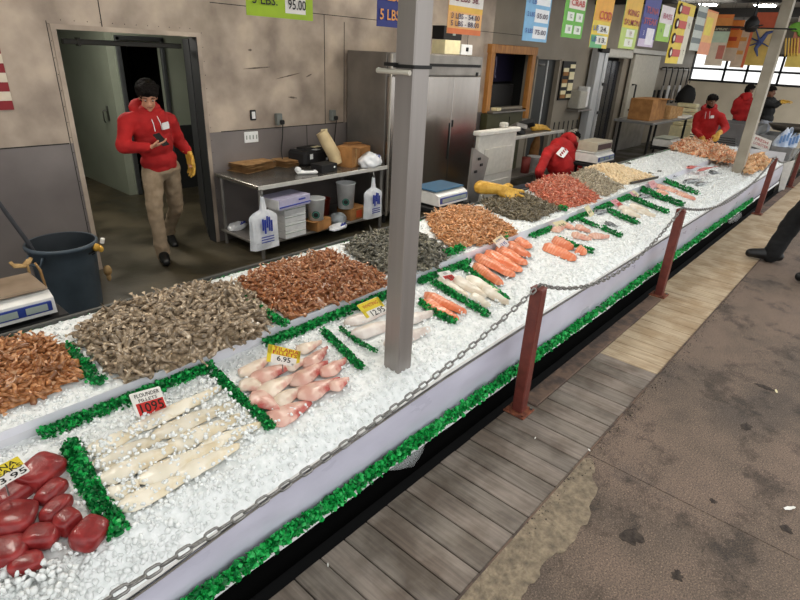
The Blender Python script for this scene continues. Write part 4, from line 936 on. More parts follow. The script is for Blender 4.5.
# ================================================================== HANGING SIGNS, FAR CEILING
def cmat(h, r=.5): return plain('sign_' + h.strip('#'), h, rough=r)
def hsign(P, label, bands, texts, Y0=2.2, ztop=2.78, mode='y', name='hanging_sign', group='hanging price signs', wire=True):
    """P: bottom-left, bottom-right pixels (and top pixels when seen). bands: (v0,v1,hex[,u0,u1]) measured up from the bottom in metres; texts: (string,u,height,size,hex,width)"""
    f = (lambda p: ony(*p, Y0)) if mode == 'y' else (lambda p: onx(*p, Y0))
    BL, BR = f(P[0]), f(P[1])
    if len(P) > 2: zt = f(P[2]).z
    else: zt = ztop
    zb = (BL.z + BR.z) / 2; X = Vector((BR.x - BL.x, BR.y - BL.y, 0)); W = X.length; X.normalize(); n = X.cross(Vector((0, 0, 1)))
    O = Vector((BL.x, BL.y, zb)); t = thing(name, label, 'sign', O + X * W / 2, group)
    def pt(u, h_, d=0.0): return O + X * (u * W) + Vector((0, 0, h_)) + n * d
    Hh = zt - zb; q = MB(); q.prism([pt(0, 0, -.004), pt(1, 0, -.004), pt(1, Hh, -.004), pt(0, Hh, -.004)], n * .004); q.build('board', cmat(bands[0][2]), t)
    cols = sorted({b[2] for b in bands[1:]}); 
    if len(bands) > 1:
        for i, b in enumerate(bands[1:]):
            q = MB(); u0, u1 = (b[3], b[4]) if len(b) > 3 else (0, 1); d0 = .0003 + .0004 * i
            q.prism([pt(u0, b[0], d0), pt(u1, b[0], d0), pt(u1, min(Hh, b[1]), d0), pt(u0, min(Hh, b[1]), d0)], n * .0004); q.build('colour_panel', cmat(b[2]), t)
    if texts:
        for (s_, u, h_, sz, cx, wd) in texts: text_mb(s_, sz, pt(u, h_, .007), X, (0, 0, 1), 0, .001, wd * W if wd else None, bold=sz * .012).build('lettering', cmat(cx), t)
    if wire:
        for u in (.08, .92): q = MB(); q.tube([pt(u, Hh, -.002), pt(u, Hh, -.002) + Vector((0, 0, max(.02, CZ - zt)))], .002, 5); q.build('cord', M_black, t)
    return t
hsign([(247, 14), (313, 22)], 'lime green hanging sign reading 5 lbs 95, above the doorway wall', [(0, 1, '#9dbb1e'), (.022, .088, '#e9e4dc', .56, .88), (.108, .17, '#e9e4dc', .56, .9)],
      [('5 LBS.', .25, .062, .050, '#15150f', .36), ('95.00', .73, .056, .056, '#15150f', .28), ('$', .57, .098, .03, '#c23a2a', None), ('3 LBS.', .25, .15, .050, '#15150f', .36)])
hsign([(377, 26), (418, 30)], 'navy blue hanging sign with orange lettering half behind the grey column', [(0, 1, '#1d2a78')], [('5 LBS.', .29, .055, .07, '#e59a4a', .5), ('3 LBS.', .29, .145, .07, '#e59a4a', .5)])
hsign([(447, 32), (480, 37)], 'orange and white hanging sign just right of the grey column', [(0, 1, '#eeb26a'), (0, .03, '#e0763a'), (.12, .15, '#eebc4a'), (.15, 1, '#e9e3da'), (.04, .11, '#f0e6dc', .30, .80)],
      [('3 LBS - 54.00', .48, .095, .04, '#3a2a4a', .84), ('5 LBS - 88.00', .48, .055, .04, '#3a2a4a', .84), ('2 LBS 38.', .5, .19, .05, '#7a2a3a', .7)])
hsign([(522, 40), (546, 43)], 'light blue hanging sign with white price patches', [(0, 1, '#7fb6dc'), (.02, .10, '#eceef0', .38, .95), (.125, .21, '#eceef0', .38, .95), (.235, .5, '#eceef0', .38, .95)],
      [('2 LBS', .2, .17, .04, '#2c4a9a', .30), ('55.00', .66, .165, .045, '#3a3050', .46), ('5 LBS', .2, .065, .04, '#2c4a9a', .30), ('75.00', .66, .06, .045, '#3a3050', .46), ('1 LB', .2, .25, .04, '#2c4a9a', .3)])
hsign([(561, 37), (581, 39)], 'bright green hanging sign with four white patches and a red disc', [(0, 1, '#63b23a'), (.03, .09, '#e8efe2', .14, .46), (.03, .09, '#e8efe2', .56, .9), (.12, .18, '#e8efe2', .14, .46), (.12, .18, '#e8efe2', .56, .9), (.205, .34, '#e9dcd2', .15, .95)],
      [('18.', .29, .06, .04, '#3a5a3a', None), ('28.', .73, .06, .04, '#3a5a3a', None), ('12.', .29, .15, .04, '#3a5a3a', None), ('16.', .73, .15, .04, '#3a5a3a', None), ('CRAB', .55, .245, .06, '#c2322a', .66)])
hsign([(589, 47), (606, 49)], 'yellow hanging sign with a red flourish and blue rows', [(0, 1, '#e6c93a'), (0, .10, '#5fae72', 0, .7), (.03, .095, '#e8e6da', .3, .95), (.115, .18, '#e8e6da', .3, .95), (.21, 1, '#e8a62e')],
      [('LB', .17, .065, .055, '#2a5a9a', .26), ('13.', .62, .06, .055, '#3a3030', .4), ('LB', .17, .15, .055, '#2a5a9a', .26), ('24.', .62, .145, .055, '#3a3030', .4), ('COD', .6, .25, .09, '#c2382a', .7)])
hsign([(618, 48), (634, 49.5)], 'orange yellow and pale green hanging sign with red lettering', [(0, 1, '#b9cf6a'), (.02, .085, '#e6e8d8', .3, .8), (.10, .165, '#e6e8d8', .3, .8), (.175, .23, '#e3cf3a'), (.23, 1, '#e2b23a')],
      [('KING', .5, .30, .07, '#a02018', .66), ('SALMON', .5, .22, .07, '#a02018', .9), ('19.', .55, .13, .05, '#8a4a3a', None), ('9.', .55, .05, .05, '#8a4a3a', None)])
hsign([(637, 46), (652, 47.5)], 'dark blue and lilac hanging sign with red lettering', [(0, 1, '#33388c'), (0, .07, '#c9b7cf'), (.02, .17, '#e6e2ea', .42, .92)], [('TUNA', .5, .32, .08, '#b03a4e', .8), ('STEAK', .5, .225, .08, '#b03a4e', .86), ('3', .2, .12, .06, '#c9c7e0', None)])
hsign([(655, 41), (668, 42), (668, 6)], 'small white over lime green hanging sign', [(0, 1, '#8fbf34'), (.17, .6, '#e2d8da'), (.05, .17, '#dfe6d0', .5, .9)], [('BASS', .5, .235, .07, '#b8647a', .66), ('8.', .25, .10, .05, '#3a5a2a', None)])
t = hsign([(665, 62), (682, 65), (690, 4)], 'tall yellow hanging sign with four red bars and round marks', [(0, 1, '#e3c52e'), (.0, .5, '#d9d3bd', .68, 1)],
      [('7.', .85, .12, .08, '#5a5a4a', None), ('9.', .85, .40, .08, '#5a5a4a', None)])
BLs, BRs = ony(665, 62, 2.2), ony(682, 65, 2.2); Ws = BRs.x - BLs.x
for i in range(4):
    z = BLs.z + .10 + i * .145; q = MB(); q.box((BLs.x + Ws * .44, 2.192, z), (Ws * .42, .006, .075)); q.build('red_bar', cmat('#c0392b'), t)
    q = MB(); q.lathe([(0, .002), (.055, .002), (.055, 0)], (BLs.x + Ws * .14, 2.192, z), 16, R=rotm(PI / 2, 0, 0)); q.build('disc', cmat('#3b1f28'), t); q = MB(); q.lathe([(0, .004), (.030, .004)], (BLs.x + Ws * .14, 2.191, z), 16, R=rotm(PI / 2, 0, 0)); q.build('disc_centre', cmat('#e6dcc8'), t)
hsign([(689, 50), (698, 51), (706, 6)], 'narrow grey and white hanging sign beside the tall yellow one', [(0, 1, '#b9bfb6'), (.08, .14, '#5e6a6a'), (.22, .28, '#5e6a6a'), (.36, .42, '#5e6a6a'), (.5, .56, '#5e6a6a')], [])
hsign([(697, 54), (708, 55), (712, 12)], 'narrow orange and yellow hanging sign', [(0, 1, '#e0a85a'), (.0, .14, '#d98a62'), (.22, .42, '#dcc83e', .1, .7), (.5, .7, '#d9783e')], [])
# broad banners hung across the hall at the far end
def banner(P, X, label, bands, texts=()): return hsign(P, label, bands, texts, Y0=X, mode='x', name='hanging_banner', group='banners across the far end')
banner([(704, 65), (721, 66), (712, 18)], 10.6, 'orange banner with a dark title and a white lower half', [(0, 1, '#d98a3a'), (0, .34, '#d9c9b4'), (.34, .50, '#bcd0b8'), (.50, .58, '#4a4038'), (.74, 1.2, '#dd7a2e'), (.10, .30, '#b86a5a', .55, .95)], [('SHRIMP', .5, .54, .08, '#c9c2a0', .7)])
banner([(717, 60), (734, 62), (730, 20)], 10.9, 'orange banner with rows of small red lettering', [(0, 1, '#d8843a'), (0, .2, '#c9bca8'), (.3, .36, '#b8432c', .2, .8), (.46, .52, '#b8432c', .2, .8), (.6, .66, '#b8432c', .2, .8)])
banner([(733, 44), (779, 46), (776, 20)], 12.2, 'pale blue board behind the banners', [(0, 1, '#86b2cc'), (.30, .46, '#c7dbe2', .1, .9)])
banner([(729, 67), (743, 68), (747, 25)], 11.2, 'white and pale orange banner beside the fish picture', [(0, 1, '#d8c8b0'), (0, .9, '#d0683c', .80, 1), (.2, .26, '#d9a35a', .1, .7), (.4, .46, '#d9a35a', .1, .7), (.6, .66, '#9ab0c0', .1, .7)])
t = banner([(743, 65), (768, 66), (774, 28)], 11.5, 'yellow banner with a blue crab like picture and red border', [(0, 1, '#d9c088'), (0, .34, '#d8bb62'), (.80, .86, '#c25a3a')])
q = MB(); cc = onx(760, 42, 11.49)
for a, l in ((.3, .28), (1.2, .3), (2.4, .26), (3.6, .3), (4.6, .22), (5.6, .28)):
    d = Vector((0, math.cos(a), math.sin(a))); q.tube([cc, cc + d * l * .6 + Vector((0, .05, .03)), cc + d * l], [.045, .03, .01], 6, flat=.3)
q.build('picture', cmat('#4a5c94'), t)
t = banner([(784, 66), (812, 69), (812, 16)], 11.0, 'pink and yellow banner with a green leaf, at the right edge', [(0, 1, '#c9a890'), (0, .2, '#d8c060'), (.2, .62, '#c07a62'), (.62, 1.2, '#cfc2b4')])
q = MB(); cc = onx(798, 27, 10.985); q.ball(cc, (.01, .12, .07)); q.ball(cc + Vector((0, -.08, -.05)), (.01, .08, .09)); q.build('green_leaf', cmat('#6fae3e'), t)
for i in range(5): q = MB(); a, b = onx(786 + i * 3, 38, 10.985), onx(785 + i * 3, 56, 10.985); q.tube([a, b], .012, 5); q.build('yellow_streak', cmat('#d9b04a'), t)
# bright strip lights, ceiling fan
M_lamp = mat('lamp_tube', '#fff8ec', rough=.5, emit=30.0)
def striplight(c, l, label, ry=0):
    t = thing('ceiling_light', label, 'light', (c[0], c[1], c[2]), 'ceiling strip lights')
    q = MB(); q.box((c[0], c[1], c[2] + .035), (.36, l, .05), b=.008); q.build('housing', plain('lamp_housing', '#cfcdc8', rough=.5), t); q = MB(); q.box((c[0], c[1], c[2]), (.28, l - .06, .022), b=.006); q.build('diffuser', M_lamp, t)
p = onz(708, 5, CZ - .07); striplight((p.x, p.y, CZ - .065), .34, 'left ceiling strip light above the hanging banners')
p = onz(765, 6, CZ - .07); striplight((p.x, p.y, CZ - .065), .40, 'right ceiling strip light beside the beige column')
for (X, Y, lb) in ((0.6, 3.9, 'added fill light above the trash can, out of the picture'), (3.7, 3.2, 'added fill light in front of the steel table, out of the picture'), (6.9, 3.8, 'added fill light above the bending worker, out of the picture')): striplight((X, Y, CZ - .065), 1.2, lb)  # unseen fill lamps added to brighten the dim interior
striplight((2.45, 7.0, 2.60), 1.2, 'added fill light in the back room, hidden above the doorway')  # unseen lamp added so the back room does not go black
striplight((12.2, 3.4, CZ - .065), 1.0, 'added fill light above the far worker, out of the picture')  # unseen lamp added to lift the far end wall
c = onx(752, 24, 9.9); t = thing('ceiling_fan', 'black ceiling fan in front of the pale blue board', 'fan', c)
q = MB(); q.tube([c + Vector((0, 0, .10)), Vector((c.x, c.y, CZ))], .018, 8); q.build('rod', M_black, t)
q = MB(); q.lathe([(0, -.11), (.06, -.10), (.09, -.05), (.09, .03), (.04, .10), (0, .10)], c, 18); q.build('motor', M_black, t)
for i in range(4):
    a = .35 + i * PI / 2; R = rotm(.14, 0, a); q = MB(); q.box(c + R @ Vector((.34, 0, -.05)), (.46, .10, .012), R, b=.005); q.box(c + R @ Vector((.14, 0, -.05)), (.12, .04, .014), R); q.build('blade', M_black, t)
# ================================================================== PEOPLE
M_skin1 = mat('skin_light', '#b98468', '#c9967a', scale=20, rough=.5, sss=.15)
M_skin2 = mat('skin_brown', '#6e4a38', '#7d5744', scale=20, rough=.5, sss=.1)
M_hair = mat('hair_black', '#0d0b0a', '#1a1614', scale=60, rough=.85, spec=.15, bump=.5, bscale=60)
M_cap = plain('cap_grey', '#9a968c', rough=.7)
M_khaki = mat('khaki_cloth', '#7d6b55', '#92806a', scale=10, rough=.85, bump=.4, bscale=14)
M_blackc = mat('black_cloth', '#08080a', '#0f1012', scale=10, rough=.8, bump=.4, bscale=14)
M_shoe = plain('shoe_black', '#121213', rough=.4)
M_eye = plain('eye_white', '#b3a8a0', rough=.2); M_iris = plain('eye_dark', '#1c130e', rough=.2); M_lip = plain('lip', '#8a4a40', rough=.4)
M_denim = mat('dark_trousers', '#23252b', '#2f323a', scale=10, rough=.85)
M_greys = plain('grey_shirt', '#8b8f98', rough=.8)
def V3(*a): return Vector(a)
class Clay(MB):
    def cap(s, a, b, ra, rb):
        a, b = Vector(a), Vector(b); n = 4
        s.tube([a.lerp(b, i / n) for i in range(n + 1)], [ra + (rb - ra) * i / n for i in range(n + 1)], 12); s.ball(a, ra); s.ball(b, rb); return s
    def limb(s, pts, rs):
        for i in range(len(pts) - 1): s.cap(pts[i], pts[i + 1], rs[i], rs[i + 1])
        return s
def clay(mb, name, m, parent, voxel, sm=4, wr=0.0, wf=9.0):
    me = mb.mesh('tmp', m); ob = bpy.data.objects.new('tmp', me); TS.collection.objects.link(ob)
    r = ob.modifiers.new('r', 'REMESH'); r.mode = 'VOXEL'; r.voxel_size = voxel; r.use_smooth_shade = True
    s_ = ob.modifiers.new('s', 'SMOOTH'); s_.iterations = sm; s_.factor = .5
    dg = bench(); out = bpy.data.meshes.new_from_object(ob.evaluated_get(dg)); bpy.data.objects.remove(ob)
    out.materials.clear(); out.materials.append(m)
    out.polygons.foreach_set('use_smooth', [True] * len(out.polygons)); out.polygons.foreach_set('material_index', [0] * len(out.polygons))
    if wr:
        for v in out.vertices:
            c = v.co; v.co = c + v.normal * wr * (nz(c.x * wf, c.y * wf, c.z * wf * 1.6) + .5 * nz(c.x * wf * 2.3, c.y * wf * 2.3, c.z * wf * 3))
    o = bpy.data.objects.new(name, out); COL.objects.link(o); 
    if parent is not None: o.parent = parent; o.location = -world_loc(parent)
    o.name = name; out.name = name
    return o
def hand(cl, w_, d, n, side, k=1.0, curl=.5, splay=.10):
    """palm and five fingers; d along the hand, n out of the palm, side the thumb side"""
    d = d.normalized(); n = (n - d * n.dot(d)).normalized(); s_ = (side - d * side.dot(d) - n * side.dot(n)).normalized()
    for j in (-1, -.33, .33, 1): cl.cap(w_ + d * .012 * k + s_ * .016 * j * k, w_ + d * .085 * k + s_ * .030 * j * k, .016 * k, .0125 * k)
    for j, L in ((1, .070), (.35, .080), (-.33, .074), (-1, .058)):
        p = w_ + d * .088 * k + s_ * .030 * j * k; a = (d + s_ * j * splay).normalized()
        for i, f in enumerate((.45, .32, .23)):
            ang = curl * (.5 + .5 * i); a = (a * math.cos(ang) + n * math.sin(ang)).normalized(); q = p + a * L * f * k; cl.cap(p, q, (.0100 - .001 * i) * k, (.0092 - .001 * i) * k); p = q
    p = w_ + d * .025 * k + s_ * .028 * k; q = p + (d * .6 + s_ * .75 + n * .3).normalized() * .038 * k; cl.cap(p, q, .0135 * k, .0115 * k); cl.cap(q, q + (d * .85 + s_ * .2 + n * .4).normalized() * .032 * k, .0112 * k, .0095 * k)
def person(label, J, top, trousers, skin, glove=(), hair=M_hair, logo=None, cap=False, group=None, sleeves=True, vox=.0115, phone=False, hood=True, beard=False, bulk=1.0, gk=1.28, q=1.0, hk=1.0, sk=1.0, tw=1.0, ss=1.0, la=0.0):
    J = {k: Vector(v) for k, v in J.items()}
    base = V3(J['pelvis'].x, J['pelvis'].y, 0); t = thing('person', label, 'person', base, group)
    up = (J['neck'] - J['pelvis']).normalized(); r = (J['shR'] - J['shL']); r = (r - up * r.dot(up)).normalized(); f = up.cross(r)      # f: the way the chest faces
    hf = J['face'].normalized(); hu = J.get('hup', V3(0, 0, 1)); hu = (hu - hf * hu.dot(hf)).normalized(); hr = hf.cross(hu); H_ = Matrix((hr, hf, hu)).transposed(); hc = J['head']
    vox *= q; Q = .009 * q; T_ = Matrix((r, f, up)).transposed(); mid = J['pelvis'].lerp(J['neck'], .55); ch = J['pelvis'].lerp(J['neck'], .78)
    def hp(x, y, z): return hc + H_ @ Vector((x, y, z))
    hipR, hipL = J['pelvis'] + r * .09, J['pelvis'] - r * .09
    # the body: one continuous surface
    c = Clay(); c.ball(hp(0, -.008, .028), (.074, .092, .088), H_, 3); c.ball(hp(0, .022, -.045), (.056, .066, .066), H_, 3); c.ball(hp(0, .068, -.088), .022)
    c.cap(hp(0, .082, .022), hp(0, .106, -.018), .010, .015); c.ball(hp(.013, .096, -.022), .010); c.ball(hp(-.013, .096, -.022), .010); c.cap(hp(-.035, .078, .032), hp(.035, .078, .032), .012, .012)
    c.ball(hp(0, .082, -.052), (.024, .012, .010), H_); 
    for s_ in (-1, 1): c.ball(hp(.074 * s_, -.005, -.005), (.010, .020, .030), H_)
    c.cap(hp(0, -.02, -.05), J['neck'], .052, .058); c.ball(ch, (.155, .10, .17), T_, 3); c.ball(mid, (.135, .095, .16), T_, 3); c.ball(J['pelvis'] + up * .03, (.15, .10, .12), T_, 3)
    for s_, S in ((1, 'R'), (-1, 'L')):
        c.limb([J['neck'] - up * .04, J['sh' + S]], [.06, .058]); c.limb([J['sh' + S], J['el' + S], J['wr' + S]], [.054, .041, .028])
        hd = J['hd' + S]; hand(c, J['wr' + S], hd, J['pn' + S], J['th' + S], 1.05, .28)
        hip = hipR if S == 'R' else hipL; c.limb([hip, J['kn' + S], J['an' + S]], [.085, .056, .040]); toe = J['toe' + S].normalized(); c.limb([J['an' + S] - V3(0, 0, .02), J['an' + S] + toe * .14 - V3(0, 0, .045)], [.042, .032])
    clay(c, 'body', skin, t, .0085 * q, 3)
    # eyes, brows and mouth sit on the face
    for s_ in (-1, 1):
        q = MB(); q.ball(hp(.032 * s_, .0765, .010), (.0115, .0110, .0058), H_); e = q.build('eye', M_eye, t); q = MB(); q.ball(hp(.032 * s_, .0868, .0075), (.0070, .0030, .0052), H_); q.build('iris', M_iris, e)
        q = MB(); q.tube([hp(.016 * s_, .091, .034), hp(.034 * s_, .088, .040), hp(.052 * s_, .077, .034)], .0034, 5); q.build('eyebrow', hair, t)
    q = MB(); q.tube([hp(-.022, .084, -.056), hp(0, .0945, -.054), hp(.022, .084, -.056)], .0042, 5); q.build('lips', M_lip, t)
    # hair
    c = Clay(); c.ball(hp(0, -.018 - .14 * (hk - 1), .046), (.085 * hk, .094 * hk, .088 * hk), H_, 3); c.ball(hp(0, -.05, -.01), (.074 * hk, .062 * hk, .075), H_, 3)
    if not cap:
        for k in range(26): a = k * 2.4; rr = (.02 + .060 * (k / 26)) * hk; c.ball(hp(math.cos(a) * rr, -.01 + math.sin(a) * rr + .02, .040 + .085 * hk - rr * .50), .024, n=1)
        c.cap(hp(-.05, .068, .072), hp(.05, .068, .072), .022 * hk, .022 * hk)
        for k in range(7): c.cap(hp(-.055 + .018 * k, .070, .080), hp(-.060 + .020 * k, .086, .062 + .008 * (k % 2)), .014, .006)
    clay(c, 'hair', hair, t, Q, 1, .009, 38)
    if beard: c = Clay(); c.ball(hp(0, .026, -.066), (.060, .068, .052), H_, 3); clay(c, 'beard', hair, t, Q, 2, .003, 40)
    if cap: c = Clay(); c.ball(hp(0, -.008, .058), (.090, .106, .075), H_, 3); c.ball(hp(0, .10, .055), (.06, .06, .010), H_, 3); clay(c, 'cap', M_cap if cap is True else cap, t, Q, 2)
    # clothes
    c = Clay(); B_ = lambda a, b, d: (a * bulk, b * bulk, d); c.ball(ch, B_(.20, .142, .20), T_, 3); c.ball(mid - up * .02, B_(.188, .140, .20), T_, 3); c.ball(J['pelvis'] + up * .09, B_(.182, .138, .12), T_, 3); c.ball(J['pelvis'] + up * .03, B_(.176, .134, .06), T_, 3)
    for S in 'RL':
        c.limb([J['neck'] - up * .055, J['sh' + S]], [.085, .078])
        e = J['el' + S].lerp(J['wr' + S], .93); c.limb([J['sh' + S], J['sh' + S].lerp(J['el' + S], .55), J['el' + S], J['el' + S].lerp(J['wr' + S], .5), e], [.080, .070, .064, .058, .044])
    clay(c, 'hoodie' if hood else 'jacket', top, t, vox, 3, .011, 9)
    if hood:
        c = Clay(); nb = J['neck'] + up * .015
        ring = [nb + T_ @ Vector((.098 * math.cos(a), .085 * math.sin(a) - .012, .018 - .032 * math.sin(a))) for a in np.linspace(0, 2 * PI, 15)[:-1]]
        for i in range(14): b = .042 + .020 * max(0, -math.sin(2 * PI * i / 14)); c.cap(ring[i], ring[(i + 1) % 14], b, b)
        c.ball(nb + T_ @ Vector((0, -.115, -.03)), (.095, .05, .085), T_, 3); clay(c, 'hood', top, t, vox, 2, .004, 14)
        q = MB()
        for s_ in (-1, 1): q.tube([nb + T_ @ Vector((.03 * s_, .112, -.03)), nb + T_ @ Vector((.034 * s_, .148, -.09)), nb + T_ @ Vector((.036 * s_, .152, -.16))], .004, 5)
        q.build('drawstring', M_foam, t)
    c = Clay(); c.ball(J['pelvis'], (.166, .128, .11), T_, 3)
    for S in 'RL':
        hip = hipR if S == 'R' else hipL; a = J['an' + S]; k = J['kn' + S]; c.limb([hip, hip.lerp(k, .6), k, k.lerp(a, .6), a - V3(0, 0, .035)], [.105 * bulk, .090 * tw, .076 * tw, .068 * tw, .069 * tw])
    clay(c, 'trousers', trousers, t, vox, 3, .010, 10)
    for S in 'RL':
        c = Clay(); a = J['an' + S]; toe = J['toe' + S].normalized(); c.cap(a + V3(0, 0, .02), a - V3(0, 0, .035) , .058 * ss, .050 * ss); c.limb([a - toe * .06 * sk - V3(0, 0, .045), a + toe * .06 * sk - V3(0, 0, .038), a + toe * .165 * sk - V3(0, 0, .052)], [.046 * ss, .054 * ss, .044 * ss]); c.ball(a + toe * .175 * sk - V3(0, 0, .055), .043 * ss)
        clay(c, 'shoe', M_shoe, t, Q, 3)
    for S in glove:
        c = Clay(); w_ = J['wr' + S]; b = J['el' + S].lerp(w_, .70); c.limb([b, w_], [.050, .042]); hand(c, w_, J['hd' + S], J['pn' + S], J['th' + S], gk, .30); clay(c, 'glove', M_glove, t, Q, 2, .003, 25)
    if logo:
        u, v, w_, h_, back = logo; n = -f if back else f; c0 = J['pelvis'] + up * (J['neck'] - J['pelvis']).length * v + r * u
        q = MB(); k = (.158 if not back else .150) * bulk; px_ = lambda a, b: c0 + r * a + up * b + n * (k - (abs(u + a) ** 2) * 1.6)
        rc = lambda x, y: px_(x * math.cos(la) - y * math.sin(la), x * math.sin(la) + y * math.cos(la)); q.grid(8, 6, lambda a, b: rc((a - .5) * w_ * (1 - .3 * abs(b - .5)), (b - .5) * h_) + n * .010); q.build('logo', M_foam, t)
        if back:
            q = MB()
            for i in range(4): q.box(rc(w_ * (-.36 + .24 * i), 0) + n * .016, (w_ * .1, .01, h_ * .4), T_ @ rotm(0, -la, 0))
            q.build('logo_lettering', top, t)
    if phone:
        w_ = J['wrR'] + J['hdR'].normalized() * .115 + J['pnR'].normalized() * .035; q = MB(); q.box(w_, (.075, .012, .15), T_ @ rotm(.9, 0, .2), b=.004); tag(q.build('phone', M_black), 'black phone held in the hand of the standing worker', 'phone')
    return t
# the young man in the doorway
Y = 5.40
J = dict(head=ony(148, 97, 5.33), face=(-.32, -.82, -.43), neck=ony(147.5, 112.5, 5.42), pelvis=ony(161, 169, 5.45), shR=ony(127, 121, 5.42), shL=ony(169, 120, 5.42), elR=ony(123, 147, 5.38), wrR=ony(150, 147, 5.20), hdR=(1, -.2, .25), pnR=(0, .3, 1), thR=(.2, -.9, .2),
         elL=ony(180, 143, 5.47), wrL=ony(188, 151, 5.42), hdL=(.12, -.05, -1), pnL=(-1, .0, -.1), thL=(.2, -1, -.2),
         knR=ony(155, 212, 5.34), anR=V3(2.40, 5.33, .10), toeR=(-.30, -.95, 0), knL=ony(176, 207, 5.55), anL=V3(2.72, 5.84, .13), toeL=(-.1, -.9, -.35))
person('young person in a red hoodie and khaki trousers reading a phone in the dark doorway', J, M_red, M_khaki, M_skin1, glove=('L',), logo=(-.075, .80, .085, .065, False), phone=True, gk=1.6, hk=1.18)
# the worker bending behind the counter
J = dict(head=ony(574, 137, 4.05), face=(.1, .75, -.65), hup=(.1, .65, .75), neck=ony(566, 143, 3.80), pelvis=ony(552, 192, 3.42), shL=ony(548, 152, 3.72), shR=ony(579, 148, 3.72), elL=ony(539, 172, 3.62), wrL=ony(543, 190, 3.80), hdL=(.1, .9, -.4), pnL=(0, 0, -1), thL=(1, 0, 0),
         elR=ony(578, 170, 3.62), wrR=ony(577, 188, 3.85), hdR=(-.1, .9, -.4), pnR=(0, 0, -1), thR=(-1, 0, 0),
         knL=V3(6.72, 3.72, .42), knR=V3(7.0, 3.70, .42), anL=V3(6.70, 3.46, .10), anR=V3(7.0, 3.46, .10), toeL=(0, 1, 0), toeR=(.2, 1, 0))
person('person in a red hoodie with white back print bending over behind the counter', J, M_red, M_denim, M_skin1, glove=('L', 'R'), la=1.35, logo=(-.17, .52, .24, .11, True), cap=True, bulk=1.32, q=1.25)
# far worker facing the counter
XX = 11.75
J = dict(head=onx(711.5, 101.5, XX - .02), face=(-.75, -.6, -.35), neck=onx(709, 110, XX + .08), pelvis=onx(706, 142, XX + .10), shR=onx(698, 116, XX + .05), shL=onx(721, 117, XX + .1), elR=onx(695, 130, XX), wrR=onx(703, 139, XX - .28), hdR=(-.7, -.5, -.4), pnR=(.2, .2, -1), thR=(.4, -.9, 0),
         elL=onx(726, 128, XX), wrL=onx(718, 134, XX - .30), hdL=(-.8, -.1, -.4), pnL=(.2, 0, -1), thL=(.3, .9, 0), knR=V3(11.72, 3.25, .50), knL=V3(11.9, 3.0, .50), anR=V3(11.8, 3.3, .10), anL=V3(11.95, 3.02, .10), toeR=(-.8, -.6, 0), toeL=(-.8, -.6, 0))
person('person with dark hair and red hoodie handling seafood behind the far crabs', J, M_red, M_denim, M_skin2, glove=('R', 'L'), logo=(-.08, .80, .06, .05, False), beard=True, q=1.6)
XX = 16.2
J = dict(head=onx(749.5, 90, XX + .05), face=(.65, -.75, -.2), neck=onx(745, 97.5, XX), pelvis=onx(740, 121, XX), shR=onx(752, 102, XX + .05), shL=onx(737, 101, XX - .1), elR=onx(754, 112, XX + .15), wrR=onx(757, 116, XX + .35), hdR=(.8, -.5, -.1), pnR=(0, 0, -1), thR=(.3, .5, 0),
         elL=onx(733, 112, XX - .05), wrL=onx(742, 118, XX + .25), hdL=(.8, -.5, -.2), pnL=(0, 0, -1), thL=(.3, -.8, 0), knR=V3(16.3, 2.85, .5), knL=V3(16.2, 3.2, .5), anR=V3(16.3, 2.85, .1), anL=V3(16.2, 3.2, .1), toeR=(.7, -.7, 0), toeL=(.7, -.7, 0))
for k in ('anR', 'anL', 'knR', 'knL'): J[k].x += 0; J[k].y = J['pelvis'].y + (-.1 if k[2] == 'R' else .1)
person('person in red seen from behind left of the beige column', J, M_red, M_denim, M_skin2, q=1.9, hood=True)
XX = 15.9
J = dict(head=onx(771, 92, XX), face=(-.2, -.95, -.1), neck=onx(770, 99.5, XX + .05), pelvis=onx(766, 122, XX + .05), shR=onx(766, 103, XX - .15), shL=onx(773, 102, XX + .2), elR=onx(775, 106, XX - .15), wrR=onx(782, 102.5, XX - .1), hdR=(0, -1, .1), pnR=(0, 0, -1), thR=(-1, 0, .3),
         elL=onx(777, 104, XX + .2), wrL=onx(783, 101, XX + .15), hdL=(0, -1, .05), pnL=(0, 0, -1), thL=(1, 0, .3), knR=V3(15.8, 2.5, .5), knL=V3(16.1, 2.5, .5), anR=V3(15.8, 2.55, .1), anL=V3(16.1, 2.55, .1), toeR=(0, -1, 0), toeL=(0, -1, 0))
for k in ('anR', 'anL', 'knR', 'knL'): J[k].y = J['pelvis'].y
person('person in a dark jacket reaching out a yellow glove right of the beige column', J, M_blackc, M_greys, M_skin2, glove=('R', 'L'), q=1.9, hood=False)
# the passer-by of whom only a leg shows
J = dict(head=V3(7.66, .44, 1.63), face=(-.1, 1, -.1), neck=V3(7.66, .36, 1.47), pelvis=V3(7.68, .36, .93), shR=V3(7.87, .36, 1.40), shL=V3(7.46, .36, 1.40), elR=V3(7.95, .28, 1.12), wrR=V3(7.93, .42, .90), hdR=(0, .3, -1), pnR=(-1, 0, 0), thR=(0, 1, 0),
         elL=V3(7.40, .26, 1.12), wrL=V3(7.42, .36, .90), hdL=(0, .4, -1), pnL=(1, 0, 0), thL=(0, 1, 0), knR=V3(7.73, .60, .51), anR=V3(7.63, .69, .125), toeR=(-.30, 1, 0), knL=V3(7.36, .28, .49), anL=V3(7.08, .10, .125), toeL=(-.05, 1, 0))
person('passer-by in black trousers and black shoes at the right edge, one foot on the decking', J, M_blackc, M_blackc, M_skin1, hood=False, q=1.5, sk=1.25, tw=1.5, ss=1.3)
c = Clay(); w_ = ony(541, 131, 4.58); w_.z = 1.035; hand(c, w_, V3(1, -.2, -.05), V3(.2, .4, -.9), V3(0, .9, .4), 1.5, .25, .3); c.limb([w_ - V3(.22, -.03, -.01), w_ + V3(.02, 0, 0)], [.06, .05])
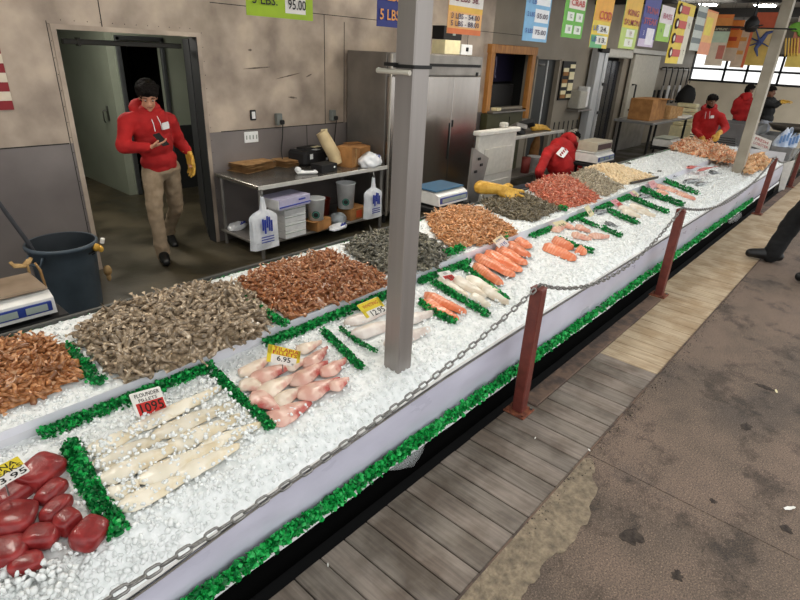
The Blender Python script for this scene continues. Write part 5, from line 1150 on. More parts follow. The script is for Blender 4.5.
o = clay(c, 'rubber_glove', M_glove, None, .010, 2, .004, 18); tag(o, 'yellow work glove lying on the rail table behind the bending worker', 'glove')
# a glove left on the shrimp
c = Clay(); w_ = onup(506, 193, .09) + V3(-.05, .06, .03); hand(c, w_, V3(.62, -.68, -.30), V3(.50, .55, -.62), V3(.1, .3, .9), 1.9, .22, .42); c.limb([w_ + V3(-.14, .13, .02), w_ + V3(-.05, .05, .01), w_ + V3(.03, -.02, 0)], [.070, .060, .052])
o = clay(c, 'rubber_glove', M_glove, None, .010, 2, .004, 18); tag(o, 'yellow work glove resting on the olive shrimp heap', 'glove')
# ================================================================== ICE, GARNISH, SEAFOOD
M_ice = mat('crushed_ice', '#e0e4e2', '#f4f6f5', scale=30, rough=0.25, rough2=0.5, bump=0.25, bscale=110, spec=0.5, sss=0.35)
M_icec = mat('ice_chip', '#e2e6e4', '#f5f7f6', scale=60, rough=0.18, spec=0.5, sss=0.35)
M_leaf = mat('plastic_leaf', '#12923f', '#2bbd5c', scale=40, rough=0.35, spec=0.4)
M_leafd = mat('plastic_leaf_dark', '#075a28', '#0c7a3a', scale=40, rough=0.4, spec=0.4)
def P_low(*px): return [tuple(onlow(a, b)[:2]) for a, b in px]
def P_up(*px): return [tuple(onup(a, b)[:2]) for a, b in px]
POLY = {
 'tuna': [(-.05, 1.66), (-.05, 2.22), (0.42, 2.20), (0.43, 1.62), (.35, 1.55), (.15, 1.66)],
 'flounder': P_low((72, 448), (213, 380), (263, 430), (225, 462), (185, 490), (140, 512), (118, 515)),
 'tilapia': P_low((232, 378), (262, 360), (318, 340), (354, 376), (340, 400), (278, 430)),
 'whiting': P_low((342, 330), (378, 308), (432, 318), (425, 340), (385, 352)),
 's1': P_low((421, 290), (430, 288), (470, 312), (458, 326), (421, 310)),
 'w2': P_low((437, 280), (472, 276), (508, 302), (490, 312), (460, 302)),
 's2': P_low((470, 262), (512, 242), (530, 248), (525, 268), (500, 290)),
 's3': P_low((543, 247), (552, 241), (586, 254), (574, 264)),
 'a': P_up((-60, 355), (0, 342), (40, 336), (62, 345), (88, 378), (60, 396), (0, 417), (-50, 435)),
 'b': P_up((70, 332), (110, 308), (190, 286), (235, 283), (260, 300), (279, 322), (250, 345), (200, 365), (125, 388), (105, 375), (78, 350)),
 'c': P_up((234, 281), (262, 268), (330, 251), (352, 262), (385, 275), (392, 288), (355, 301), (290, 323), (270, 312), (240, 293)),
 'd': P_up((341, 248), (365, 234), (388, 231), (425, 236), (446, 249), (450, 258), (436, 270), (405, 277), (385, 276), (358, 262)),
 'e': P_up((424, 216), (448, 207), (480, 208), (521, 234), (500, 244), (452, 252), (432, 236)),
 'f': P_up((478, 202), (498, 195), (526, 194), (562, 211), (546, 217), (536, 223), (508, 219), (487, 211)),
 'g': P_up((525, 187), (545, 178), (566, 177), (582, 185), (601, 200), (572, 209), (546, 206)),
 'h': P_up((562, 180), (575, 172), (592, 169), (612, 182), (626, 188), (608, 197), (598, 196)),
 'i': P_up((583, 168), (600, 164), (614, 164), (657, 178), (636, 184), (620, 186), (600, 172)),
 'k': P_up((668, 150), (685, 141), (706, 144), (740, 158), (736, 166), (722, 164), (700, 157)),
 'l': P_up((741, 160), (762, 154), (772, 165), (752, 175), (741, 174)),
}
# ---- ice beds
def ice_low(X, Y):
    z = low_z(Y) + 0.010 * nz(X * 4, Y * 4) + 0.006 * nz(X * 22, Y * 22, 5) + 0.005 * nz(X * 60, Y * 60, 9)
    e = max(0, min(1, (Y - 1.462) / 0.10)); b0 = rimz(X) + .010; e = max(0, min(1, (Y - 1.462) / (0.10 + .5 * (.49 - rimz(X))))); z = b0 + (z - b0) * (e * (2 - e))
    return z
def ice_up(X, Y):
    z = up_z(Y) - 0.004 + 0.006 * nz(X * 4, Y * 4, 2) + 0.004 * nz(X * 25, Y * 25, 5) + 0.003 * nz(X * 70, Y * 70, 9)
    return z
def xs_var():
    xs = []; x = -0.7
    while x < 12.68: xs.append(x); x += 0.010 + 0.006 * max(0, x - 1)
    return xs
def bed(fz, y0, y1, ny, name, label, X1=12.68):
    xs = [x for x in xs_var() if x <= X1]; mb = MB(); n = len(xs)
    vs = [(x, y0 + (y1 - y0) * j / ny, fz(x, y0 + (y1 - y0) * j / ny)) for j in range(ny + 1) for x in xs]
    fs = [(j * n + i, j * n + i + 1, (j + 1) * n + i + 1, (j + 1) * n + i) for j in range(ny) for i in range(n - 1)]
    mb.add(vs, fs, 0, True)
    return mb
chip_var = []
for k in range(7):
    V, F = ico(1); q = random.Random(40 + k); sx, sy, sz = q.uniform(.7, 1.3), q.uniform(.6, 1.1), q.uniform(.5, .95)
    def cub(c): return math.copysign(abs(c) ** 0.6, c)
    chip_var.append(([Vector((cub(v.x) * sx, cub(v.y) * sy, cub(v.z) * sz)) * q.uniform(.82, 1.12) for v in V], F))
def add_chip(mb, X, Y, z, r, m=1):
    V, F = rnd.choice(chip_var); R = rotm(rnd.uniform(0, 6), rnd.uniform(0, 6), rnd.uniform(0, 6)); c = Vector((X, Y, z))
    mb.add([c + R @ (v * r) for v in V], F, m, True)
def in_any(X, Y, keys, marg=0.0):
    for k in keys:
        P = POLY[k]
        if inpoly(X, Y, P): return edge_d(X, Y, P) > marg
    return False
INS = .022
lowk = ('tuna', 'flounder', 'tilapia', 'whiting', 's1', 'w2', 's2', 's3'); upk = tuple('abcdefghikl')
ib = bed(ice_low, 1.458, 2.262, 56, 'x', '')
n = 0
while n < 9500:
    X = 0.0 + 12.6 * rnd.random() ** 2.3; Y = rnd.uniform(1.475, 2.235)
    if in_any(X, Y, lowk, 0.012): continue
    r_ = rnd.uniform(.006, .0135) * (1.0 if X < 3 else 1.0 + 0.05 * X)
    if X < 0.75 and Y < 1.75: r_ *= 1.15
    add_chip(ib, X, Y, ice_low(X, Y) + rnd.uniform(-.5, .45) * r_, r_); n += 1
n = 0
while n < 700:                                    # chips lying over the edges of the fish
    X = rnd.uniform(0.0, 4.6); Y = rnd.uniform(1.5, 2.2)
    for k in lowk:
        if inpoly(X, Y, POLY[k]) and edge_d(X, Y, POLY[k]) < (0.13 if k in ('flounder',) else 0.06):
            fr = 1.0 if Y < 1.85 or k == 'flounder' else 0.3
            if rnd.random() < fr:
                add_chip(ib, X, Y, ice_low(X, Y) + rnd.uniform(.012, .028), rnd.uniform(.006, .012)); n += 1
            break
n = 0
while n < 420:                                    # loose ice strewn over the flounder
    X = rnd.uniform(0.4, 1.2); Y = rnd.uniform(1.55, 2.2)
    if inpoly(X, Y, POLY['flounder']): add_chip(ib, X, Y, ice_low(X, Y) + rnd.uniform(.022, .034), rnd.uniform(.006, .012)); n += 1
for _ in range(60):                               # cubes against the tuna
    add_chip(ib, rnd.uniform(.40, .46), rnd.uniform(1.66, 1.95), low_z(1.8) + .012, rnd.uniform(.010, .015))
tag(ib.build('lower_ice', [M_ice, M_icec]), 'bed of crushed white ice filling the lower tier of the counter', 'ice', kind='stuff')
ub = bed(ice_up, 2.252, 2.898, 40, 'x', '')
n = 0
while n < 3800:
    X = 0.0 + 12.6 * rnd.random() ** 1.8; Y = rnd.uniform(2.26, 2.89)
    if in_any(X, Y, upk, 0.02): continue
    r_ = rnd.uniform(.004, .010) * (1 + 0.05 * X)
    add_chip(ub, X, Y, ice_up(X, Y) + rnd.uniform(-.4, .6) * r_, r_); n += 1
tag(ub.build('upper_ice', [M_ice, M_icec]), 'bed of crushed white ice under the shrimp on the upper tier', 'ice', kind='stuff')
# ---- green plastic garnish strips
def garnish(path, width, height, label, per_m, leaf=0.016, up=1.0, out=(0, 0, 0), hang=False, dark=0.4, ice=0, taper=0.0):
    path = [Vector(p) for p in path]; mb = MB()
    L = sum((path[i + 1] - path[i]).length for i in range(len(path) - 1))
    for i in range(len(path) - 1):
        a, b = path[i], path[i + 1]; d = (b - a); l = d.length; t = d.normalized(); s_ = Vector((-t.y, t.x, 0))
        if not hang:
            k = max(2, int(l / 0.05)); w2 = width * 0.32
            mb.tube([a.lerp(b, j / k) + Vector((0, 0, height * 0.18)) for j in range(k + 1)], w2, n=6, m=1, flat=0.5)
        pm = per_m(a.x) if callable(per_m) else per_m
        for _ in range(int(l * pm)):
            u = rnd.random(); c = a.lerp(b, u); off = rnd.uniform(-.5, .5)
            sz = leaf * rnd.uniform(.7, 1.3)
            if hang:
                c = c + Vector((0, -0.006 - 0.02 * rnd.random(), rnd.uniform(0, height)))
                dr = Vector((rnd.uniform(-.7, .7), -rnd.uniform(.25, 1.0), rnd.uniform(-.55, .75)))
            else:
                c = c + s_ * off * width + Vector((0, 0, height * (0.15 + 0.55 * (1 - (2 * off) ** 2)) * rnd.uniform(.6, 1.15)))
                dr = s_ * (off * 2.2 + rnd.uniform(-.5, .5)) + t * rnd.uniform(-.7, .7) + Vector((0, 0, rnd.uniform(.15, 1.0)))
            dr.normalize(); sd = dr.cross(Vector((rnd.uniform(-1, 1), rnd.uniform(-1, 1), rnd.uniform(-1, 1)))).normalized() * sz * 0.42
            nrm = dr.cross(sd).normalized()
            m1 = c + dr * sz * 0.55 + nrm * sz * 0.12; e1 = c + dr * sz - nrm * sz * 0.15
            mb.add([c - sd * .5, c + sd * .5, m1 + sd * 1.1, m1 - sd * 1.1, e1 + sd * .5, e1 - sd * .5], [(0, 1, 2, 3), (3, 2, 4, 5)], 1 if rnd.random() < dark else 0, False)
    o = mb.build('garnish_strip', [M_leaf, M_leafd])
    return tag(o, label, 'garnish', 'green plastic garnish strips')
def PL(*px, dz=0.004): return [onlow(a, b, dz) for a, b in px]
fp = [Vector((x, 1.436, 0.180)) for x in np.linspace(-0.2, 10.15, 52)]
garnish(fp, 0.03, 0.075, 'long bright green leafy ruffle along the foot of the counter front', lambda x: 1500 if x < 2 else (900 if x < 4 else 420), leaf=0.024, hang=True, dark=0.22)
bp_ = [Vector((x, 2.905, 0.752)) for x in np.linspace(-0.2, 11.2, 40)]
garnish(bp_, 0.018, 0.012, 'thin green strip along the back edge of the upper tier', lambda x: 260 if x < 4 else 120, leaf=0.012)
YL = 2.225
def lipstrip(x0, x1, label, w_=0.048, hgt=0.05, d=1700): 
    p0 = onlow(*x0); p1 = onlow(*x1)
    k = max(2, int((p1.x - p0.x) / 0.15)); return garnish([Vector((p0.x + (p1.x - p0.x) * i / k, YL, low_z(YL) - 0.004)) for i in range(k + 1)], w_, hgt, label, d, leaf=0.017, dark=0.45)
lipstrip((45, 443), (218, 372), 'green garnish strip against the white lip behind the flounder fillets')
lipstrip((268, 349), (352, 313), 'green garnish strip against the white lip behind the tilapia tag', d=1500)
lipstrip((354, 312), (400, 294), 'short green garnish strip at the lip just left of the grey column', d=1300)
lipstrip((424, 286), (470, 264), 'green garnish strip against the lip behind the white fillets', d=1200)
lipstrip((531, 238), (550, 229), 'short stub of green garnish at the lip between two salmon piles', d=900)
lipstrip((566, 222), (588, 212), 'green garnish at the lip behind the pink fish in ice', d=800)
lipstrip((598, 212), (632, 197), 'bright green garnish at the lip beside three small far tags', w_=0.07, hgt=0.06, d=700)
garnish(PL((72, 447), (84, 478), (102, 508), (120, 536)), 0.055, 0.045, 'dark green garnish strip dividing red tuna from white flounder', 2600, leaf=0.017, dark=0.6)
garnish(PL((215, 374), (232, 392), (252, 410), (273, 430)), 0.036, 0.035, 'dark green garnish strip dividing flounder from pink tilapia', 2200, leaf=0.014, dark=0.65)
garnish(PL((323, 332), (340, 348), (362, 370)), 0.036, 0.03, 'dark green garnish strip on the right side of the tilapia', 1500, leaf=0.014, dark=0.65)
garnish(PL((340, 329), (358, 343), (377, 353)), 0.02, 0.02, 'thin green garnish strip in front of the fillets at the column', 900, leaf=0.012, dark=0.7)
garnish(PL((421, 304), (438, 316), (455, 324)), 0.05, 0.04, 'green garnish strip in front of the first salmon fillets right of the column', 1500, leaf=0.016, dark=0.45)
garnish(PL((434, 284), (460, 300), (488, 317)), 0.05, 0.04, 'green garnish strip dividing the first salmon from white fillets', 1300, leaf=0.016, dark=0.5)
garnish(PL((463, 268), (484, 285), (506, 302)), 0.055, 0.045, 'green garnish strip dividing white fillets from the largest salmon pile', 1300, leaf=0.016, dark=0.5)
garnish(PL((557, 240), (575, 248), (593, 254)), 0.06, 0.05, 'green garnish strip right of the small salmon pair', 800, leaf=0.018, dark=0.6)
garnish(PL((577, 219), (587, 224), (597, 228)), 0.05, 0.04, 'small dark green garnish strip left of the silver fish', 700, leaf=0.018, dark=0.7)
garnish(PL((602, 229), (611, 234), (621, 238)), 0.06, 0.05, 'dark green garnish strip in front of the silver fish', 700, leaf=0.018, dark=0.7)
garnish(PL((608, 212), (622, 219), (637, 225)), 0.06, 0.06, 'dark green garnish strip right of the silver fish', 700, leaf=0.02, dark=0.6)
garnish(PL((628, 199), (646, 206), (667, 214)), 0.07, 0.06, 'dark green garnish strip between cream fillets and grey fish', 600, leaf=0.02, dark=0.65)
garnish(PL((640, 191), (660, 200), (683, 207)), 0.10, 0.08, 'thick dark green garnish strip ending at the second red post', 700, leaf=0.024, dark=0.7)
garnish(PL((664, 182), (680, 189), (697, 195)), 0.08, 0.07, 'farthest dark green garnish strip across the lower ice', 500, leaf=0.022, dark=0.7)
def PU(*px, dz=0.004): return [onup(a, b, dz) for a, b in px]
garnish(PU((66, 345), (92, 378), (102, 384)), 0.06, 0.02, 'green garnish half buried between brown shrimp and grey shrimp', 700, leaf=0.014, dark=0.6)
garnish(PU((232, 292), (262, 312), (286, 327)), 0.05, 0.035, 'green garnish between grey shrimp and rust coloured shrimp', 1100, leaf=0.015, dark=0.5)
garnish(PU((377, 258), (395, 275)), 0.05, 0.03, 'green garnish under the rust shrimp left of the column', 700, leaf=0.015, dark=0.5)
garnish(PU((444, 256), (462, 250)), 0.06, 0.05, 'tuft of green garnish in front of the small orange shrimp', 1100, leaf=0.02, dark=0.4)
garnish(PU((503, 240), (506, 232)), 0.05, 0.03, 'faint green garnish stub at the right end of the orange shrimp', 600, leaf=0.015, dark=0.5)
garnish(PU((558, 209), (567, 211)), 0.08, 0.05, 'green garnish stub between olive shrimp and red shrimp', 900, leaf=0.02, dark=0.5)
# ---- shrimp piles
def shrimp_geo(L, r, curl, seed, tail=True, nr=8, ns=6):
    q = random.Random(seed); R = L / curl; mb = MB(); pts = []; rr = []
    for i in range(nr):
        t = i / (nr - 1); a = curl * t
        pts.append((R * math.sin(a) - L * 0.35, R * (1 - math.cos(a)) - L * 0.2, 0.002 * q.uniform(-1, 1)))
        prof = (0.55 + 0.45 * math.sin(min(1, t * 2.2 + 0.25) * PI / 2)) * (1 - 0.72 * t ** 1.7)
        rr.append(r * prof * (1.06 if i % 2 else 0.93))
    mb.tube(pts, rr, n=ns, smooth=True, flat=0.8)
    if tail:
        p1 = Vector(pts[-1]); d = (p1 - Vector(pts[-2])).normalized(); s_ = Vector((-d.y, d.x, 0))
        l = L * 0.2
        for sg in (-0.45, 0.0, 0.45):
            e = p1 + (d + s_ * sg).normalized() * l; w_ = s_ * l * 0.22
            mb.add([p1 - w_ * .3, p1 + w_ * .3, e + w_, e - w_], [(0, 1, 2, 3)], 1)
            mb.add([p1 - w_ * .3 + Vector((0, 0, .001)), p1 + w_ * .3 + Vector((0, 0, .001)), e + w_ + Vector((0, 0, .001)), e - w_ + Vector((0, 0, .001))], [(3, 2, 1, 0)], 1)
    return mb
def pile(key, name, label, cat, group, mats, geos, count, fill, hmax, wid, sz=(.85, 1.15), flat=0.5, stuff_name=None, stuff_label=None):
    P = POLY[key]; xs = [p[0] for p in P]; ys = [p[1] for p in P]
    def hgt(X, Y): return hmax * (1 - math.exp(-edge_d(X, Y, P) / wid))
    def sample():
        while True:
            X = rnd.uniform(min(xs), max(xs)); Y = rnd.uniform(min(ys), max(ys))
            if inpoly(X, Y, P) and edge_d(X, Y, P) > INS: return X, Y
    # the unseen heart of the heap and the shrimp in the gaps
    mb = MB(); nx, ny = 34, 22
    x0, x1, y0, y1 = min(xs), max(xs), min(ys), max(ys); idx = {}; vs = []; fs = []
    for j in range(ny + 1):
        for i in range(nx + 1):
            X = x0 + (x1 - x0) * i / nx; Y = y0 + (y1 - y0) * j / ny
            if inpoly(X, Y, P) and edge_d(X, Y, P) > 0.012:
                idx[i, j] = len(vs); vs.append((X, Y, up_z(Y) + hgt(X, Y) - 0.010 + 0.005 * nz(X * 40, Y * 40)))
    for j in range(ny):
        for i in range(nx):
            k = [(i, j), (i + 1, j), (i + 1, j + 1), (i, j + 1)]
            if all(t in idx for t in k): fs.append(tuple(idx[t] for t in k))
    mb.add(vs, fs, 0, True)
    def rot(): return (rnd.gauss(0, flat), rnd.gauss(0, flat), rnd.uniform(0, 2 * PI))
    for _ in range(fill):
        X, Y = sample(); e = rot(); s_ = rnd.uniform(*sz)
        mb.merge(rnd.choice(geos), Matrix.Translation((X, Y, up_z(Y) + hgt(X, Y) + rnd.uniform(-.008, .002))) @ rotm(*e).to_4x4() @ Matrix.Scale(s_, 4))
    tag(mb.build(stuff_name, mats), stuff_label, cat, kind='stuff')
    mes = [g_.mesh(name, mats) for g_ in geos]; first = None
    cell = []
    for i in range(count):
        best = None
        for _ in range(6):                        # spread them evenly
            X, Y = sample(); d = min([(X - a) ** 2 + (Y - b) ** 2 for a, b in cell[-400:]] or [1])
            if best is None or d > best[0]: best = (d, X, Y)
        _, X, Y = best; cell.append((X, Y)); s_ = rnd.uniform(*sz)
        o = bpy.data.objects.new(name, rnd.choice(mes)); COL.objects.link(o)
        o.location = (X, Y, up_z(Y) + hgt(X, Y) + rnd.uniform(0, .007)); o.rotation_euler = rot(); o.scale = (s_,) * 3
        tag(o, label, cat, group)
def sm_(name, a, b_, tailc, rand=0.28, rough=0.28, **k):
    return [mat(name + '_shell', a, b_, scale=45, rough=rough, rand=rand, lo=0.38, hi=0.6, spec=0.6, **k), mat(name + '_tail', tailc, scale=30, rough=0.35, rand=rand)]
def geos(L, r, curls, s0): return [shrimp_geo(L * q, r, c, s0 + i) for i, (c, q) in enumerate(curls)]
CUR = ((1.4, 1.0), (2.0, 1.0), (2.7, 1.05), (0.9, 0.9), (1.7, 1.1))
pile('a', 'brown_shrimp', 'orange brown shrimp in the heap at the left edge of the upper tier', 'shrimp', 'orange brown shrimp at the left edge', sm_('brown_shrimp', '#83502c', '#b58054', '#d0a27c', c3='#cda07c'), geos(.078, .0155, CUR, 1), 200, 160, .055, .07, stuff_name='brown_shrimp_heap', stuff_label='orange brown shrimp filling the heap at the left edge')
pile('b', 'grey_shrimp', 'raw grey shrimp in the heap behind the flounder price tag', 'shrimp', 'raw grey shrimp heap', sm_('grey_shrimp', '#6b5d4b', '#a08d75', '#c6b195', c3='#d8ccb9'), geos(.078, .0165, CUR, 11), 300, 300, .065, .09, stuff_name='grey_shrimp_heap', stuff_label='raw grey shrimp filling the heap behind the flounder tag')
pile('c', 'rust_shrimp', 'rust coloured shrimp in the tall heap left of the grey column', 'shrimp', 'rust coloured shrimp heap', sm_('rust_shrimp', '#80482a', '#b27a50', '#d8b496', c3='#cf9f7c'), geos(.068, .0130, CUR, 21), 300, 450, .085, .13, stuff_name='rust_shrimp_heap', stuff_label='rust coloured shrimp filling the tall heap left of the column')
pile('d', 'dark_shrimp', 'dark grey green shrimp in the heap directly behind the column', 'shrimp', 'dark grey green shrimp heap', sm_('dark_shrimp', '#3f3e35', '#6f6b5c', '#8c8672', c3='#a39d8a'), geos(.080, .0150, CUR, 31), 300, 300, .06, .10, stuff_name='dark_shrimp_heap', stuff_label='dark grey green shrimp filling the heap behind the column')
pile('e', 'tan_shrimp', 'small tan orange shrimp in the heap right of the column', 'shrimp', 'small tan orange shrimp heap', sm_('tan_shrimp', '#ad7240', '#d8a170', '#e4c4a2', c3='#e2bd98'), geos(.066, .0120, CUR, 41), 300, 700, .085, .16, stuff_name='tan_shrimp_heap', stuff_label='small tan orange shrimp filling the heap right of the column')
pile('f', 'olive_shrimp', 'olive grey shrimp in the heap under the yellow glove', 'shrimp', 'olive grey shrimp heap', sm_('olive_shrimp', '#564d3a', '#7f745e', '#8f846c'), geos(.085, .0135, CUR, 51), 260, 400, .06, .14, stuff_name='olive_shrimp_heap', stuff_label='olive grey shrimp filling the heap under the yellow glove')
pile('g', 'red_shrimp', 'salmon red shrimp in the heap beside the bending worker', 'shrimp', 'salmon red shrimp heap', sm_('red_shrimp', '#b2543a', '#d88464', '#e4b098', c3='#e4ae94'), geos(.078, .0135, CUR, 61), 300, 700, .10, .18, stuff_name='red_shrimp_heap', stuff_label='salmon red shrimp filling the heap beside the bending worker')
pile('h', 'pale_shrimp', 'pale grey shrimp in the heap right of the red shrimp', 'shrimp', 'pale grey shrimp heap', sm_('pale_shrimp', '#857a66', '#b0a58e', '#c3b8a0'), geos(.085, .0130, CUR, 71), 200, 400, .06, .18, stuff_name='pale_shrimp_heap', stuff_label='pale grey shrimp filling the heap right of the red shrimp')
def blob_geo(r, seed, asp=(1, .9, .7)):
    V, F = ico(2); mb = MB(); q = random.Random(seed)
    mb.add([Vector((v.x * asp[0], v.y * asp[1], v.z * asp[2])) * r * (1 + 0.16 * nz(v.x * 1.6 + seed, v.y * 1.6, v.z * 1.6)) for v in V], F, 0, True); return mb
pile('i', 'scallop', 'cream coloured scallop in the heap behind the pale shrimp', 'scallop', 'cream scallops', [mat('scallop_flesh', '#d9bd92', '#efdcb8', scale=30, rough=0.3, rand=0.14)], [blob_geo(.022, 1), blob_geo(.026, 2), blob_geo(.019, 3)], 220, 260, .05, .15, stuff_name='scallop_heap', stuff_label='cream scallops filling the heap on the far ice')
def crab_geo(seed):
    q = random.Random(seed); mb = MB(); mb.ball((0, 0, .01), (.035, .026, .016))
    for sg in (-1, 1):
        for k in range(4):
            a = -0.7 + k * 0.42; c = Vector((math.sin(a) * .03, sg * .022, .01)); d = Vector((math.sin(a) * .8, sg, .2)).normalized()
            mb.tube([c, c + d * .035 + Vector((0, 0, .01)), c + d * .06 - Vector((0, 0, .008))], [.007, .006, .003], n=5)
        mb.tube([(.03, sg * .018, .01), (.055, sg * .028, .014), (.075, sg * .014, .012)], [.007, .010, .004], n=5)
    return mb
M_crab = [mat('cooked_crab', '#bf6a3e', '#e0a272', scale=35, rough=0.35, rand=0.3, c3='#efdcc0', lo=0.38, hi=0.5)]
pile('k', 'crab', 'orange cooked crab in the far heap in front of the worker', 'crab', 'orange crabs in the far heap', M_crab, [crab_geo(1), crab_geo(2), blob_geo(.042, 3, (1.1, .7, .5))], 150, 60, .10, .16, sz=(1.0, 1.4), stuff_name='crab_heap', stuff_label='orange crab pieces filling the far heap')
M_crabp = [mat('pale_crab', '#c98a55', '#e6c496', scale=30, rough=0.35, rand=0.25)]
pile('l', 'pale_crab', 'pale orange crab in the small heap right of the beige column', 'crab', 'pale crabs right of the far column', M_crabp, [blob_geo(.045, 5, (1, .8, .6)), blob_geo(.04, 9, (1, .7, .7)), crab_geo(3)], 46, 20, .08, .12, sz=(1.0, 1.5), stuff_name='pale_crab_heap', stuff_label='pale crab pieces filling the small heap right of the far column')
# tray edge under the scallops
t_ = MB(); a, b = onup(630, 183, .02), onup(657, 178, .02)
t_.box(((a.x + b.x) / 2, (a.y + b.y) / 2 - .01, a.z), ((b - a).length, 0.02, 0.03), rotm(0, 0, math.atan2(b.y - a.y, b.x - a.x)))
tag(t_.build('shallow_tray', plain('tray_dark', '#4a4a46', rough=0.4, metal=0.5)), 'dark metal edge of a shallow tray under the scallops', 'tray')
# ---- tuna steaks
M_tuna = mat('tuna_red', '#741a1c', '#9c3130', scale=22, rough=0.4, coat=0.14, lo=0.35, hi=0.65, c3='#b4504a', bump=0.3, bscale=24)
def tuna(px, size, rz, rx=0.0, seed=0, lift=0.0, label=None):
    c = onlow(*px); V, F = ico(4); mb = MB(); L_, W_, T_ = [q * 1.26 for q in size]; vs = []
    for v in V:
        p = Vector([math.copysign(abs(q) ** 0.60, q) for q in v])
        p *= 1 + 0.13 * nz(v.x * 1.1 + seed * 3, v.y * 1.1, v.z * 1.1) + 0.02 * nz(v.x * 5, v.y * 5 + seed, v.z * 5)
        vs.append(Vector((p.x * L_ / 2, p.y * W_ / 2, p.z * T_ / 2)))
    R = rotm(rx, 0, rz); vs = [R @ v + Vector((c.x, c.y, c.z + T_ * 0.42 + lift)) for v in vs]
    mb.add(vs, F, 0, True)
    return tag(mb.build('tuna_steak', M_tuna), label, 'tuna', 'wrapped red tuna steaks')
tuna((43, 478), (.125, .10, .065), 0.5, .2, 1, .0, 'largest dark red tuna steak, beside the yellow topped tag at the back')
tuna((53, 496), (.095, .052, .042), 0.55, .1, 2, .0, 'oblong red tuna steak just in front of the largest one')
tuna((57, 514), (.095, .050, .042), 0.55, .1, 3, .0, 'shiny oblong red tuna steak second in front of the largest')
tuna((14, 500), (.12, .07, .045), 0.4, .1, 4, .0, 'flat red tuna steak right under the yellow topped tag')
tuna((16, 526), (.115, .105, .06), 0.9, .1, 5, .0, 'wide red tuna steak at the left edge below the tag')
tuna((69, 528), (.068, .066, .055), 0.3, .0, 6, .0, 'small round red tuna steak in the middle of the pile')
tuna((44, 542), (.075, .085, .05), 0.9, .1, 7, .0, 'red tuna steak half covered by ice in the middle')
tuna((91, 541), (.095, .078, .06), 0.6, .2, 8, .0, 'angular red tuna steak nearest the green garnish')
tuna((8, 558), (.10, .09, .05), -0.5, .0, 9, .0, 'red tuna steak at the left edge with ice on its corner')
tuna((28, 568), (.075, .06, .045), -0.4, .0, 10, -.004, 'frontmost red tuna steak half sunk in ice')
ic = MB()
for _ in range(130):
    px = (rnd.uniform(0, 75), rnd.uniform(550, 600)); c = onlow(*px)
    if px[1] > 556 + 0.15 * px[0] or rnd.random() < .25: add_chip(ic, c.x, c.y, c.z + rnd.uniform(0, .03), rnd.uniform(.010, .017), 0)
tag(ic.build('ice_cubes', [M_icec]), 'larger loose ice cubes heaped in front of the tuna', 'ice', kind='stuff')
# ---- fillets
def streak(name, a, b_, c_, wave=22.0, dist=3.0, rough=0.3, ax=(1, 0.35, 1)):
    m = bpy.data.materials.new(name); m.use_nodes = True; N = m.node_tree.nodes; L = m.node_tree.links; b = N['Principled BSDF']
    tc = N.new('ShaderNodeTexCoord'); mp = N.new('ShaderNodeMapping'); mp.inputs['Scale'].default_value = ax; L.new(tc.outputs['Object'], mp.inputs['Vector'])
    wv = N.new('ShaderNodeTexWave'); wv.inputs['Scale'].default_value = wave; wv.inputs['Distortion'].default_value = dist; wv.inputs['Detail'].default_value = 3; wv.inputs['Detail Scale'].default_value = 1.2
    L.new(mp.outputs['Vector'], wv.inputs['Vector'])
    r = N.new('ShaderNodeValToRGB'); e = r.color_ramp.elements; e[0].position = 0.15; e[1].position = 0.85; e[0].color = lin(a); e[1].color = lin(b_)
    L.new(wv.outputs['Fac'], r.inputs['Fac'])
    n = N.new('ShaderNodeTexNoise'); n.inputs['Scale'].default_value = 13; n.inputs['Detail'].default_value = 4; L.new(tc.outputs['Object'], n.inputs['Vector'])
    f = N.new('ShaderNodeMapRange'); f.inputs['From Min'].default_value = 0.48; f.inputs['From Max'].default_value = 0.64; L.new(n.outputs['Fac'], f.inputs['Value'])
    mx = N.new('ShaderNodeMix'); mx.data_type = 'RGBA'; L.new(f.outputs['Result'], mx.inputs[0]); L.new(r.outputs['Color'], mx.inputs[6]); mx.inputs[7].default_value = lin(c_)
    oi = N.new('ShaderNodeObjectInfo'); mr = N.new('ShaderNodeMapRange'); mr.inputs['To Min'].default_value = .9; mr.inputs['To Max'].default_value = 1.08; L.new(oi.outputs['Random'], mr.inputs['Value'])
    hs = N.new('ShaderNodeHueSaturation'); L.new(mr.outputs['Result'], hs.inputs['Value']); L.new(mx.outputs[2], hs.inputs['Color'])
    L.new(hs.outputs['Color'], b.inputs['Base Color']); b.inputs['Roughness'].default_value = rough; b.inputs['Specular IOR Level'].default_value = 0.55
    bp = N.new('ShaderNodeBump'); bp.inputs['Strength'].default_value = 0.12; bp.inputs['Distance'].default_value = 0.003; L.new(wv.outputs['Fac'], bp.inputs['Height']); L.new(bp.outputs['Normal'], b.inputs['Normal'])
    return m
M_flo = streak('flounder_flesh', '#e4dcc8', '#ece4d2', '#dccdae', 3, 9)
M_til = streak('tilapia_flesh', '#d6a596', '#e0bcac', '#b4524a', 7, 5, ax=(.5, 1.2, 1))
M_til2 = streak('tilapia_pale', '#dcc9b4', '#e2d2c0', '#cf9c8c', 7, 5, ax=(.5, 1.2, 1))
M_whi = streak('whiting_flesh', '#dad0c8', '#e2dad2', '#cabbb1', 3, 8)
M_sal = streak('salmon_flesh', '#dd7d54', '#e69a76', '#da774d', 12, 3.5)
M_cre = streak('cream_fillet', '#e2d9c8', '#eae3d4', '#d6c7b0', 3, 8)
M_pnk = streak('pink_fillet', '#dba893', '#e4bda8', '#cf8d78', 10, 3)
WK = {'flounder_fillet': 1.9, 'tilapia_fillet': 1.75, 'white_fish_fillet': 1.5, 'salmon_fillet': 1.35, 'cream_fish_fillet': 1.35, 'pink_fish': 1.3}
